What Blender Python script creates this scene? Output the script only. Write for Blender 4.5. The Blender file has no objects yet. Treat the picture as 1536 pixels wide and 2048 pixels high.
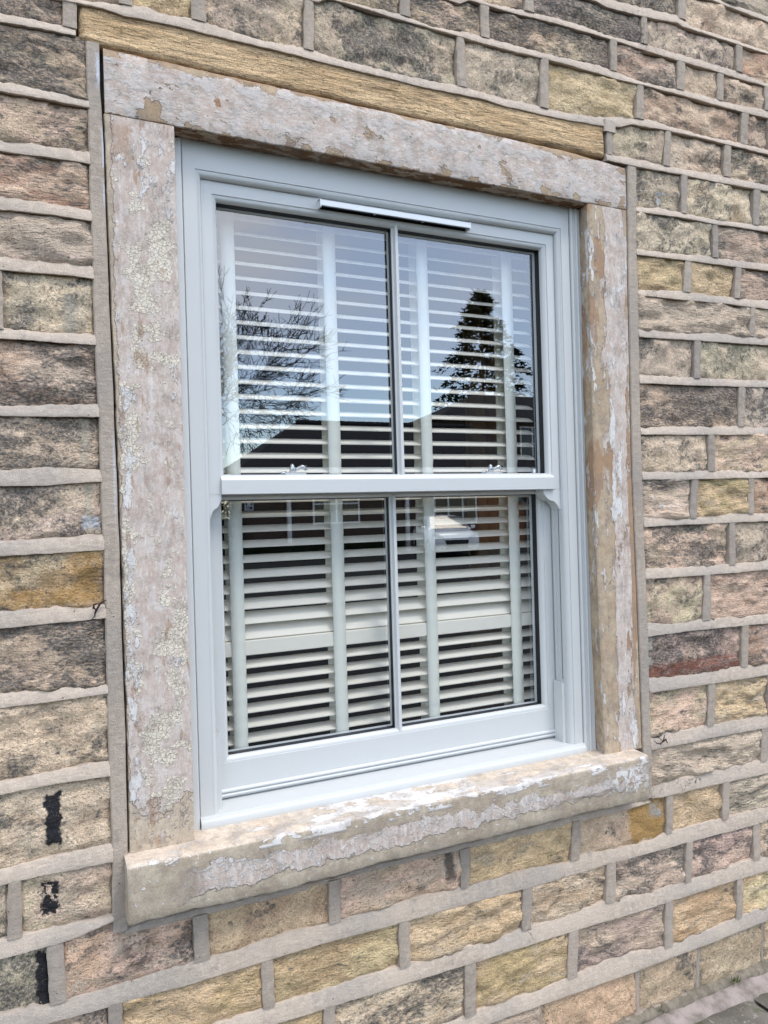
import bpy, math, random, json
import numpy as np
from mathutils import Vector, Matrix, Euler
rnd = random.Random(7)
sc = bpy.context.scene
COL = sc.collection

# ------------------------------------------------------------------ camera, sky, sun, exposure
cam_d = bpy.data.cameras.new('camera'); cam = bpy.data.objects.new('camera', cam_d); COL.objects.link(cam)
yaw, pitch, roll = 0.43492890, -0.00022573, -0.02854446
f_ = Vector((math.sin(yaw) * math.cos(pitch), math.cos(yaw) * math.cos(pitch), math.sin(pitch)))
r0 = Vector((math.cos(yaw), -math.sin(yaw), 0)); u0 = r0.cross(f_)
r_ = math.cos(roll) * r0 + math.sin(roll) * u0; u_ = -math.sin(roll) * r0 + math.cos(roll) * u0
cam.matrix_world = Matrix(((r_.x, u_.x, -f_.x, -0.304339), (r_.y, u_.y, -f_.y, -1.714869), (r_.z, u_.z, -f_.z, 0.720111), (0, 0, 0, 1)))
cam_d.sensor_fit = 'VERTICAL'; cam_d.sensor_height = 36.0; cam_d.lens = 1500 / 2048 * 36.0
cam_d.clip_start = 0.05; cam_d.clip_end = 800
sc.camera = cam

SUN_EL, SUN_AZ = math.radians(60), math.radians(150)   # azimuth from +Y, clockwise
world = bpy.data.worlds.new('World'); sc.world = world; world.use_nodes = True
wn = world.node_tree.nodes; wl = world.node_tree.links
for n in list(wn): wn.remove(n)
w_out = wn.new('ShaderNodeOutputWorld'); w_bg = wn.new('ShaderNodeBackground')
w_sky = wn.new('ShaderNodeTexSky'); w_sky.sky_type = 'NISHITA'; w_sky.sun_disc = False
w_sky.sun_elevation = SUN_EL; w_sky.sun_rotation = SUN_AZ; w_sky.dust_density = 0.6; w_sky.ozone_density = 2.6; w_sky.air_density = 1.0
w_hs = wn.new('ShaderNodeHueSaturation'); w_hs.inputs['Saturation'].default_value = 1.15; w_hs.inputs['Value'].default_value = 2.8
w_tc = wn.new('ShaderNodeTexCoord'); w_mp = wn.new('ShaderNodeMapping'); w_mp.inputs['Scale'].default_value = (1.0, 1.0, 2.6)
w_nz = wn.new('ShaderNodeTexNoise'); w_nz.inputs['Scale'].default_value = 1.7; w_nz.inputs['Detail'].default_value = 5; w_nz.inputs['Roughness'].default_value = 0.55
w_mr = wn.new('ShaderNodeMapRange'); w_mr.interpolation_type = 'SMOOTHSTEP'
w_mr.inputs[1].default_value = 0.40; w_mr.inputs[2].default_value = 0.66; w_mr.inputs[3].default_value = 0.45; w_mr.inputs[4].default_value = 0.95
w_mix = wn.new('ShaderNodeMix'); w_mix.data_type = 'RGBA'
CLOUD = (15.2, 15.4, 16.2, 1); w_mix.inputs[7].default_value = CLOUD
wl.new(w_sky.outputs[0], w_hs.inputs['Color']); wl.new(w_hs.outputs[0], w_mix.inputs[6])
wl.new(w_tc.outputs['Generated'], w_mp.inputs[0]); wl.new(w_mp.outputs[0], w_nz.inputs['Vector'])
w_sx = wn.new('ShaderNodeSeparateXYZ'); wl.new(w_tc.outputs['Generated'], w_sx.inputs[0])
w_el = wn.new('ShaderNodeMapRange'); w_el.interpolation_type = 'SMOOTHSTEP'; w_el.inputs[1].default_value = 0.02; w_el.inputs[2].default_value = 0.42; w_el.inputs[3].default_value = 0.16; w_el.inputs[4].default_value = 1.0   # the cloud deck thickens upwards
wl.new(w_sx.outputs[2], w_el.inputs[0]); w_mu = wn.new('ShaderNodeMath'); w_mu.operation = 'MULTIPLY'; wl.new(w_mr.outputs[0], w_mu.inputs[0]); wl.new(w_el.outputs[0], w_mu.inputs[1])
wl.new(w_nz.outputs[0], w_mr.inputs[0]); wl.new(w_mu.outputs[0], w_mix.inputs[0])
wl.new(w_mix.outputs[2], w_bg.inputs['Color']); w_bg.inputs['Strength'].default_value = 0.13
wl.new(w_bg.outputs[0], w_out.inputs['Surface'])

sun_d = bpy.data.lights.new('sun', 'SUN'); sun = bpy.data.objects.new('sun', sun_d); COL.objects.link(sun)
sun_d.energy = 1.5; sun_d.angle = math.radians(16); sun_d.color = (1.0, 0.93, 0.82)
sdir = Vector((math.sin(SUN_AZ) * math.cos(SUN_EL), math.cos(SUN_AZ) * math.cos(SUN_EL), math.sin(SUN_EL)))
sun.rotation_euler = sdir.to_track_quat('Z', 'Y').to_euler()
sun.location = sdir * 30

sc.view_settings.view_transform = 'Standard'; sc.view_settings.look = 'None'
sc.view_settings.exposure = 0.17; sc.view_settings.gamma = 1.0; sc.view_settings.use_curve_mapping = False

# ------------------------------------------------------------------ helpers
def tag(o, label=None, cat=None, group=None, kind=None):
    if label: o['label'] = label
    if cat: o['category'] = cat
    if group: o['group'] = group
    if kind: o['kind'] = kind
    return o
def thing(name, label, cat, loc=(0, 0, 0), group=None):
    o = bpy.data.objects.new(name, None); COL.objects.link(o); o.location = loc; o.empty_display_size = 0.1
    return tag(o, label, cat, group)
def child(o, parent):
    o.parent = parent
    o.matrix_parent_inverse = Matrix.Translation(-Vector(parent.location)) if parent.parent is None else Matrix.Identity(4)
    return o
class MB:
    """collects shapes, then links them as one mesh object (world coordinates)"""
    def __init__(s): s.v = []; s.f = []; s.m = []
    def add(s, vs, fs, mi=0):
        b = len(s.v); s.v.extend([tuple(map(float, p)) for p in vs]); s.f.extend([tuple(b + i for i in f) for f in fs]); s.m.extend([mi] * len(fs)); return s
    def box(s, x0, x1, y0, y1, z0, z1, mi=0, bv=0.0):
        if bv <= 0:
            vs = [(x, y, z) for x in (x0, x1) for y in (y0, y1) for z in (z0, z1)]
            return s.add(vs, [(0, 1, 3, 2), (4, 6, 7, 5), (0, 4, 5, 1), (2, 3, 7, 6), (0, 2, 6, 4), (1, 5, 7, 3)], mi)
        return s.sweep_x([(y0 + bv, z0), (y1 - bv, z0), (y1, z0 + bv), (y1, z1 - bv), (y1 - bv, z1), (y0 + bv, z1), (y0, z1 - bv), (y0, z0 + bv)], [x0, x1], mi)
    def loft(s, rings, mi=0, closed=True, cap=True):
        n = len(rings[0]); b = len(s.v)
        for r in rings: s.v.extend([tuple(map(float, p)) for p in r])
        for k in range(len(rings) - 1):
            for i in range(n if closed else n - 1):
                j = (i + 1) % n
                s.f.append((b + k * n + i, b + k * n + j, b + (k + 1) * n + j, b + (k + 1) * n + i)); s.m.append(mi)
        if cap and closed:
            s.f.append(tuple(b + i for i in range(n))[::-1]); s.m.append(mi)
            e = b + (len(rings) - 1) * n
            s.f.append(tuple(e + i for i in range(n))); s.m.append(mi)
        return s
    def sweep_x(s, prof, xs, mi=0): return s.loft([[(x, a, b) for a, b in prof] for x in xs], mi)   # prof (y,z)
    def sweep_z(s, prof, zs, mi=0): return s.loft([[(a, b, z) for a, b in prof] for z in zs], mi)   # prof (x,y)
    def tube(s, pts, rad, n=6, mi=0):
        pts = [Vector(p) for p in pts]; rings = []
        for i, p in enumerate(pts):
            d = (pts[min(i + 1, len(pts) - 1)] - pts[max(i - 1, 0)]).normalized()
            a = d.orthogonal().normalized(); c = d.cross(a)
            r = rad[i] if isinstance(rad, (list, tuple)) else rad
            rings.append([p + (a * math.cos(t) + c * math.sin(t)) * r for t in [2 * math.pi * k / n for k in range(n)]])
        return s.loft(rings, mi)
    def lathe(s, prof, c, axis='z', n=16, mi=0):
        rings = []
        for r, h in prof:
            ring = []
            for k in range(n):
                t = 2 * math.pi * k / n; a, b = r * math.cos(t), r * math.sin(t)
                ring.append((c[0] + a, c[1] + b, c[2] + h) if axis == 'z' else ((c[0] + h, c[1] + a, c[2] + b) if axis == 'x' else (c[0] + a, c[1] + h, c[2] + b)))
            rings.append(ring)
        return s.loft(rings, mi)
    def build(s, name, mats, parent=None, smooth=False, auto=None):
        me = bpy.data.meshes.new(name); me.from_pydata(s.v, [], s.f)
        mats = mats if isinstance(mats, (list, tuple)) else [mats]
        for m in mats: me.materials.append(m)
        if len(mats) > 1: me.polygons.foreach_set('material_index', s.m)
        import bmesh
        bm = bmesh.new(); bm.from_mesh(me); bmesh.ops.recalc_face_normals(bm, faces=bm.faces); bm.to_mesh(me); bm.free()
        if smooth: me.polygons.foreach_set('use_smooth', [True] * len(me.polygons))
        if auto is not None:
            me.polygons.foreach_set('use_smooth', [True] * len(me.polygons)); me.set_sharp_from_angle(angle=math.radians(auto))
        me.update()
        o = bpy.data.objects.new(name, me); COL.objects.link(o)
        if parent is not None: child(o, parent)
        return o
def grid_mesh(name, P, mat, parent, smooth=True, skirt=None):
    """P: (ny, nx, 3) front sheet; skirt = y of the back edge"""
    ny, nx, _ = P.shape
    V = P.reshape(-1, 3); idx = np.arange(ny * nx).reshape(ny, nx)
    F = np.stack([idx[:-1, :-1], idx[:-1, 1:], idx[1:, 1:], idx[1:, :-1]], -1).reshape(-1, 4)
    if skirt is not None:
        ring = np.concatenate([idx[0, :], idx[1:, -1], idx[-1, -2::-1], idx[-2:0:-1, 0]])
        B = V[ring].copy(); B[:, 1] = skirt; b0 = len(V); n = len(ring)
        V = np.concatenate([V, B]); k = np.arange(n); k2 = (k + 1) % n
        F = np.concatenate([F, np.stack([ring[k], b0 + k, b0 + k2, ring[k2]], -1)])
    me = bpy.data.meshes.new(name); me.from_pydata(V.tolist(), [], F.tolist()); me.materials.append(mat)
    if smooth: me.polygons.foreach_set('use_smooth', [True] * len(me.polygons))
    me.update(); o = bpy.data.objects.new(name, me); COL.objects.link(o)
    if parent is not None: child(o, parent)
    return o
# value noise
def _h(ix, iy, seed):
    n = (ix.astype(np.int64) * 374761393 + iy.astype(np.int64) * 668265263 + seed * 974634777) & 0x7fffffff
    n = ((n ^ (n >> 13)) * 1274126177) & 0x7fffffff
    return ((n ^ (n >> 16)) & 0xffff) / 65535.0
def vn(x, y, seed=0):
    x = np.asarray(x, float); y = np.asarray(y, float)
    ix, iy = np.floor(x), np.floor(y); fx, fy = x - ix, y - iy
    fx = fx * fx * (3 - 2 * fx); fy = fy * fy * (3 - 2 * fy)
    a, b, c, d = _h(ix, iy, seed), _h(ix + 1, iy, seed), _h(ix, iy + 1, seed), _h(ix + 1, iy + 1, seed)
    return (a * (1 - fx) + b * fx) * (1 - fy) + (c * (1 - fx) + d * fx) * fy
def fbm(x, y, seed=0, oct=4, rough=0.5):
    s = 0; amp = 1; t = 0; f = 1
    for o in range(oct):
        s = s + amp * vn(np.asarray(x) * f, np.asarray(y) * f, seed + o * 17); t += amp; amp *= rough; f *= 2.03
    return s / t - 0.5
# node builder
class NT:
    def __init__(s, name, rough=0.8, spec=0.3):
        s.mat = bpy.data.materials.new(name); s.mat.use_nodes = True; s.t = s.mat.node_tree; s.n = s.t.nodes; s.l = s.t.links
        s.b = s.n['Principled BSDF']; s.out = s.n['Material Output']
        s.b.inputs['Roughness'].default_value = rough; s.b.inputs['Specular IOR Level'].default_value = spec
    def _in(s, sock, v):
        if v is None: return
        if isinstance(v, bpy.types.NodeSocket): s.l.new(v, sock)
        elif isinstance(v, (tuple, list)) and len(v) == 3 and sock.type == 'RGBA': sock.default_value = (*v, 1)
        else: sock.default_value = v
    def math(s, op, a, b=None, clamp=False):
        n = s.n.new('ShaderNodeMath'); n.operation = op; n.use_clamp = clamp; s._in(n.inputs[0], a); s._in(n.inputs[1], b); return n.outputs[0]
    def vmath(s, op, a, b=None):
        n = s.n.new('ShaderNodeVectorMath'); n.operation = op; s._in(n.inputs[0], a)
        if op == 'SCALE': s._in(n.inputs[3], b)
        else: s._in(n.inputs[1], b)
        return n.outputs[1] if op in ('DOT_PRODUCT', 'LENGTH') else n.outputs[0]
    def map(s, v, a, b, c=0.0, d=1.0, smooth=True):
        n = s.n.new('ShaderNodeMapRange'); n.interpolation_type = 'SMOOTHSTEP' if smooth else 'LINEAR'; n.clamp = True
        for i, q in enumerate((v, a, b, c, d)): s._in(n.inputs[i], q)
        return n.outputs[0]
    def noise(s, vec, scale, detail=3.0, rough=0.5, dist=0.0):
        n = s.n.new('ShaderNodeTexNoise'); s._in(n.inputs['Vector'], vec); n.inputs['Scale'].default_value = scale
        n.inputs['Detail'].default_value = detail; n.inputs['Roughness'].default_value = rough; n.inputs['Distortion'].default_value = dist; return n.outputs[0]
    def voro(s, vec, scale, feature='F1', rand=1.0):
        n = s.n.new('ShaderNodeTexVoronoi'); n.feature = feature; s._in(n.inputs['Vector'], vec); n.inputs['Scale'].default_value = scale
        n.inputs['Randomness'].default_value = rand; return n.outputs['Distance']
    def mix(s, fac, a, b, mode='MIX'):
        n = s.n.new('ShaderNodeMix'); n.data_type = 'RGBA'; n.blend_type = mode; s._in(n.inputs[0], fac); s._in(n.inputs[6], a); s._in(n.inputs[7], b); return n.outputs[2]
    def attr(s, name, out='Fac'):
        n = s.n.new('ShaderNodeAttribute'); n.attribute_type = 'OBJECT'; n.attribute_name = name; return n.outputs[out]
    def pos(s):
        n = s.n.new('ShaderNodeTexCoord'); return n.outputs['Object']
    def sep(s, v):
        n = s.n.new('ShaderNodeSeparateXYZ'); s._in(n.inputs[0], v); return n.outputs
    def orand(s):
        n = s.n.new('ShaderNodeObjectInfo'); return n.outputs['Random']
    def bump(s, h, dist=0.004, strength=1.0, normal=None):
        n = s.n.new('ShaderNodeBump'); n.inputs['Distance'].default_value = dist; n.inputs['Strength'].default_value = strength; s._in(n.inputs['Height'], h)
        if normal is not None: s.l.new(normal, n.inputs['Normal'])
        s.l.new(n.outputs[0], s.b.inputs['Normal']); return n.outputs[0]
    def color(s, c): s._in(s.b.inputs['Base Color'], c)
    def mul(s, *a):
        r = a[0]
        for q in a[1:]: r = s.math('MULTIPLY', r, q)
        return r
    def box(s, coord, lo, hi, soft):   # 1 inside [lo,hi], soft edges
        return s.math('MULTIPLY', s.map(coord, lo - soft, lo + soft), s.map(coord, hi - soft, hi + soft, 1.0, 0.0))
def plain(name, col, rough=0.5, spec=0.4, metal=0.0, grain=0.0, gscale=60):
    m = NT(name, rough, spec); m.b.inputs['Metallic'].default_value = metal
    if grain:
        g = m.noise(m.pos(), gscale, 4, 0.6); m.color(m.mix(g, tuple(c * (1 - grain) for c in col), tuple(min(1, c * (1 + grain)) for c in col))); m.bump(g, 0.001, 0.3)
    else: m.color(col)
    return m.mat

# ------------------------------------------------------------------ materials of the masonry
def stone_material():
    m = NT('weathered_sandstone', 0.92, 0.15)
    P = m.pos(); v = m.vmath('ADD', P, m.vmath('SCALE', (13.1, 7.7, 9.3), m.orand()))
    rot = m.n.new('ShaderNodeVectorRotate'); rot.rotation_type = 'Y_AXIS'; m._in(rot.inputs['Vector'], v); m._in(rot.inputs['Angle'], m.attr('lay')); v = rot.outputs[0]
    bd = m.attr('bed'); cv = m.n.new('ShaderNodeCombineXYZ'); m._in(cv.inputs[0], m.map(bd, .3, 1.3, 1.0, .38, False)); cv.inputs[1].default_value = 1.0; m._in(cv.inputs[2], m.map(bd, .3, 1.3, 1.0, 1.7, False))
    va = m.vmath('MULTIPLY', v, cv.outputs[0]); vb = m.vmath('MULTIPLY', v, (0.13, 1.0, 1.0))
    tint = m.mix(1.0, m.attr('tint', 'Color'), (1.26, 1.18, 1.10), 'MULTIPLY'); tint2 = m.mix(1.0, m.attr('tint2', 'Color'), (1.22, 1.14, 1.06), 'MULTIPLY'); soot = m.attr('soot'); pale = m.attr('pale'); bed = m.attr('bed')
    big = m.noise(va, 11, 4, 0.6); col = m.mix(m.map(big, 0.42, 0.60), tint, tint2)
    strat = m.noise(vb, 75, 5, 0.62); med = m.noise(va, 42, 6, 0.70); fine = m.noise(va, 150, 4, 0.68); grain = m.noise(v, 340, 3, 0.65)
    col = m.mix(1.0, col, m.map(med, 0.28, 0.72, 0.76, 1.34, False), 'MULTIPLY')
    col = m.mix(m.mul(m.map(strat, 0.52, 0.68), m.math('MULTIPLY', bed, 0.55), 0.9), col, m.mix(0.5, (0.10, 0.055, 0.025), tint2))
    # pale fresh patches
    pm = m.noise(m.vmath('ADD', va, (3.3, 1.1, 8.2)), 15, 7, 0.70)
    thr = m.map(pale, 0.0, 1.0, 0.78, 0.33, False)
    pmask = m.map(m.math('SUBTRACT', pm, thr), -0.03, 0.04)
    col = m.mix(m.math('MULTIPLY', pmask, 0.75), col, m.mix(m.map(fine, .35, .65), m.mix(0.45, (0.52, 0.44, 0.33), tint), (0.72, 0.585, 0.44)))
    # soot and lichen patina, granular so the stone shows through
    sn = m.math('ADD', m.math('MULTIPLY', m.noise(m.vmath('ADD', va, (9.1, 4.2, 2.7)), 9, 4, 0.62), 0.60), m.math('MULTIPLY', m.noise(m.vmath('ADD', va, (2.1, 8.2, 5.7)), 60, 6, 0.72), 0.40))
    sthr = m.map(soot, 0.0, 1.0, 0.66, 0.40, False)
    smask = m.map(m.math('SUBTRACT', sn, sthr), -0.03, 0.04)
    speck = m.map(m.math('ADD', m.math('MULTIPLY', fine, 0.55), m.math('MULTIPLY', grain, 0.45)), 0.40, 0.56, 0.22, 1.0)
    sooc = m.mix(m.noise(v, 26, 3), (0.050, 0.051, 0.053), (0.17, 0.167, 0.16))
    col = m.mix(m.mul(smask, speck, 0.92), col, sooc)
    pit = m.map(m.noise(va, 190, 3, 0.7), 0.58, 0.68)
    col = m.mix(m.math('MULTIPLY', pit, 0.58), col, (0.11, 0.10, 0.085))
    lite = m.map(m.noise(m.vmath('ADD', va, (1, 6, 2)), 230, 3, 0.7), 0.56, 0.66)
    col = m.mix(m.math('MULTIPLY', lite, 0.42), col, (0.68, 0.57, 0.45))
    col = m.mix(1.0, col, m.map(grain, 0.28, 0.72, 0.70, 1.38, False), 'MULTIPLY')
    # splashes of white masonry paint
    blob = m.attr('blob'); bn = m.noise(v, 32, 3, 0.45)
    col = m.mix(m.map(m.math('SUBTRACT', bn, m.map(blob, 0, 1, 0.84, 0.52, False)), 0.0, 0.02), col, (0.74, 0.71, 0.67))
    # black bitumen smears where a strip was once stuck to the wall
    s = m.sep(P); jx = m.math('MULTIPLY_ADD', m.noise(P, 70, 4, 0.6), 0.034); jx = m.math('ADD', s[0], m.math('SUBTRACT', m.math('MULTIPLY', m.noise(P, 70, 4, 0.6), 0.030), 0.015))
    jz = m.math('ADD', s[2], m.math('SUBTRACT', m.math('MULTIPLY', m.noise(P, 55, 4, 0.6), 0.04), 0.02))
    flake = m.map(m.noise(P, 62, 2, 0.5), 0.36, 0.38)
    t1 = m.math('MULTIPLY', m.box(jx, -0.303, -0.271, 0.0032), m.box(jz, 0.046, 0.152, 0.0032))
    t2 = m.mul(m.box(jx, -0.313, -0.280, 0.0032), m.box(jz, -0.098, -0.028, 0.0032), m.map(m.noise(P, 62, 2, 0.5), 0.44, 0.46))
    t3 = m.mul(m.box(jx, -0.328, -0.300, 0.0032), m.box(jz, -0.290, -0.170, 0.0032), flake)
    t4 = m.mul(m.box(jx, -0.155, -0.095, 0.02), m.box(jz, -0.262, -0.172, 0.02), m.map(med, 0.42, 0.56), 0.8)
    t5 = m.mul(m.box(jx, 0.640, 0.668, 0.006), m.box(jz, -0.25, -0.165, 0.012), 0.75)
    def stain(x0, x1, z0, z1, sx, sz, c, a, broken=None):
        k = m.mul(m.box(jx, x0, x1, sx), m.box(jz, z0, z1, sz), a)
        return m.mix(m.math('MULTIPLY', k, broken) if broken is not None else k, col, c)
    brk = m.map(med, 0.36, 0.56)
    col = stain(1.355, 1.76, 0.186, 0.232, .01, .010, (0.30, 0.115, 0.075), .85, m.map(strat, .40, .58, .35, 1.0))
    col = stain(1.270, 1.420, -0.285, -0.170, .012, .004, (0.47, 0.265, 0.075), .85)
    col = stain(1.350, 1.395, -0.225, -0.185, .01, .012, (0.50, 0.48, 0.45), .85, brk)
    col = stain(-0.213, -0.197, 0.842, 0.945, .002, .004, (0.62, 0.53, 0.41), .8); col = stain(-0.208, -0.195, 0.690, 0.800, .002, .004, (0.64, 0.55, 0.42), .85); col = stain(-0.214, -0.180, 0.705, 0.728, .004, .004, (0.66, 0.67, 0.70), .8)
    col = stain(-0.240, -0.215, 1.122, 1.195, .002, .004, (0.58, 0.51, 0.41), .75)
    col = stain(-0.37, -0.18, 0.545, 0.580, .02, .010, (0.46, 0.27, 0.095), .8, brk); col = stain(-0.235, -0.18, 0.575, 0.655, .012, .010, (0.46, 0.27, 0.095), .8, brk)
    col = stain(1.362, 1.378, 0.225, 0.325, .002, .006, (0.60, 0.57, 0.49), .7, brk)
    tar = m.math('MAXIMUM', m.math('MAXIMUM', t1, t2), m.math('MAXIMUM', t3, m.math('MAXIMUM', t4, t5)))
    tar = m.math('MULTIPLY', tar, m.map(m.math('ADD', m.math('MULTIPLY', grain, .5), m.math('MULTIPLY', fine, .5)), .34, .42, .45, 1.0)); col = m.mix(tar, col, m.mix(fine, (0.012, 0.012, 0.015), (0.055, 0.055, 0.06)))
    m.color(col)
    m._in(m.b.inputs['Roughness'], m.map(tar, 0, 1, 0.93, 0.55, False))
    h = m.math('ADD', m.math('MULTIPLY', med, 0.9), m.math('MULTIPLY', fine, 0.55))
    h = m.math('ADD', h, m.math('MULTIPLY', grain, 0.22)); h = m.math('ADD', h, m.mul(strat, bed, -0.9))
    h = m.math('SUBTRACT', h, m.math('MULTIPLY', pit, 0.25)); h = m.math('ADD', h, m.math('MULTIPLY', pmask, -0.12))
    m.bump(h, 0.017, 1.0)
    return m.mat
def mortar_material():
    m = NT('ribbon_mortar', 0.9, 0.2)
    P = m.pos(); t = m.attr('tone')
    a = m.noise(P, 5, 4, 0.6); b = m.noise(P, 60, 5, 0.65); g = m.noise(P, 600, 2, 0.6)
    col = m.mix(m.map(a, 0.35, 0.65), (0.56, 0.46, 0.37), (0.475, 0.39, 0.315))
    col = m.mix(m.map(b, 0.42, 0.66), col, (0.60, 0.50, 0.40))
    col = m.mix(m.math('MULTIPLY', m.map(m.noise(P, 16, 6, 0.7), 0.58, 0.70), 0.45), col, (0.22, 0.20, 0.18))
    col = m.mix(1.0, col, m.map(g, 0.25, 0.75, 0.76, 1.22, False), 'MULTIPLY')
    hair = m.math('MULTIPLY', m.map(m.math('ABSOLUTE', m.math('SUBTRACT', m.noise(P, 7, 4, .6), .5)), .003, .0008), m.map(m.noise(P, 4, 2), .65, .67)); col = m.mix(m.math('MULTIPLY', hair, .75), col, (.10, .085, .07))
    col = m.mix(m.math('MULTIPLY', m.map(m.noise(P, 2.2, 3, .5), .46, .62), .35), col, (.30, .285, .27))
    sp = m.map(m.voro(P, 95), 0.13, 0.10); spk = m.math('MULTIPLY', sp, m.map(m.noise(P, 9, 3), 0.50, 0.58))
    col = m.mix(m.math('MULTIPLY', spk, 0.85), col, (0.78, 0.78, 0.77))
    pin = m.map(m.voro(m.vmath('ADD', P, (5, 3, 1)), 33), 0.055, 0.035); col = m.mix(m.math('MULTIPLY', pin, 0.8), col, (0.05, 0.045, 0.04))
    # paint slopped from the window surround over the side joints
    s = m.sep(P); wn_ = m.noise(m.vmath('MULTIPLY', P, (1, 1, 0.35)), 40, 4, 0.6)
    w1 = m.mul(m.box(s[0], -0.162, -0.147, 0.006), m.math('MAXIMUM', m.box(s[2], 1.66, 1.722, 0.02), m.math('MAXIMUM', m.math('MULTIPLY', m.box(s[0], -0.1535, -0.140, 0.002), m.box(s[2], 1.40, 1.57, 0.02)), m.math('MULTIPLY', m.box(s[0], -0.149, -0.140, 0.002), m.box(s[2], 0.72, 0.90, 0.05)))), m.map(wn_, 0.42, 0.47))
    col = m.mix(w1, col, (0.74, 0.76, 0.82))
    col = m.mix(1.0, col, t, 'MULTIPLY')
    m.color(col)
    h = m.math('ADD', m.math('MULTIPLY', b, 0.5), m.math('MULTIPLY', g, 0.30)); h = m.math('SUBTRACT', h, m.math('MULTIPLY', pin, 0.6)); h = m.math('ADD', h, m.math('MULTIPLY', spk, 0.2))
    h = m.math('ADD', h, m.math('MULTIPLY', m.noise(m.vmath('MULTIPLY', P, (0.3, 1, 1)), 140, 3, 0.5), 0.3))
    h = m.math('SUBTRACT', h, m.math('MULTIPLY', hair, .8)); m.bump(h, 0.0055, 1.0)
    return m.mat
M_STONE = stone_material(); M_MORTAR = mortar_material()
M_CORE = plain('wall_core', (0.10, 0.09, 0.08), 0.95, 0.1)

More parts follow.
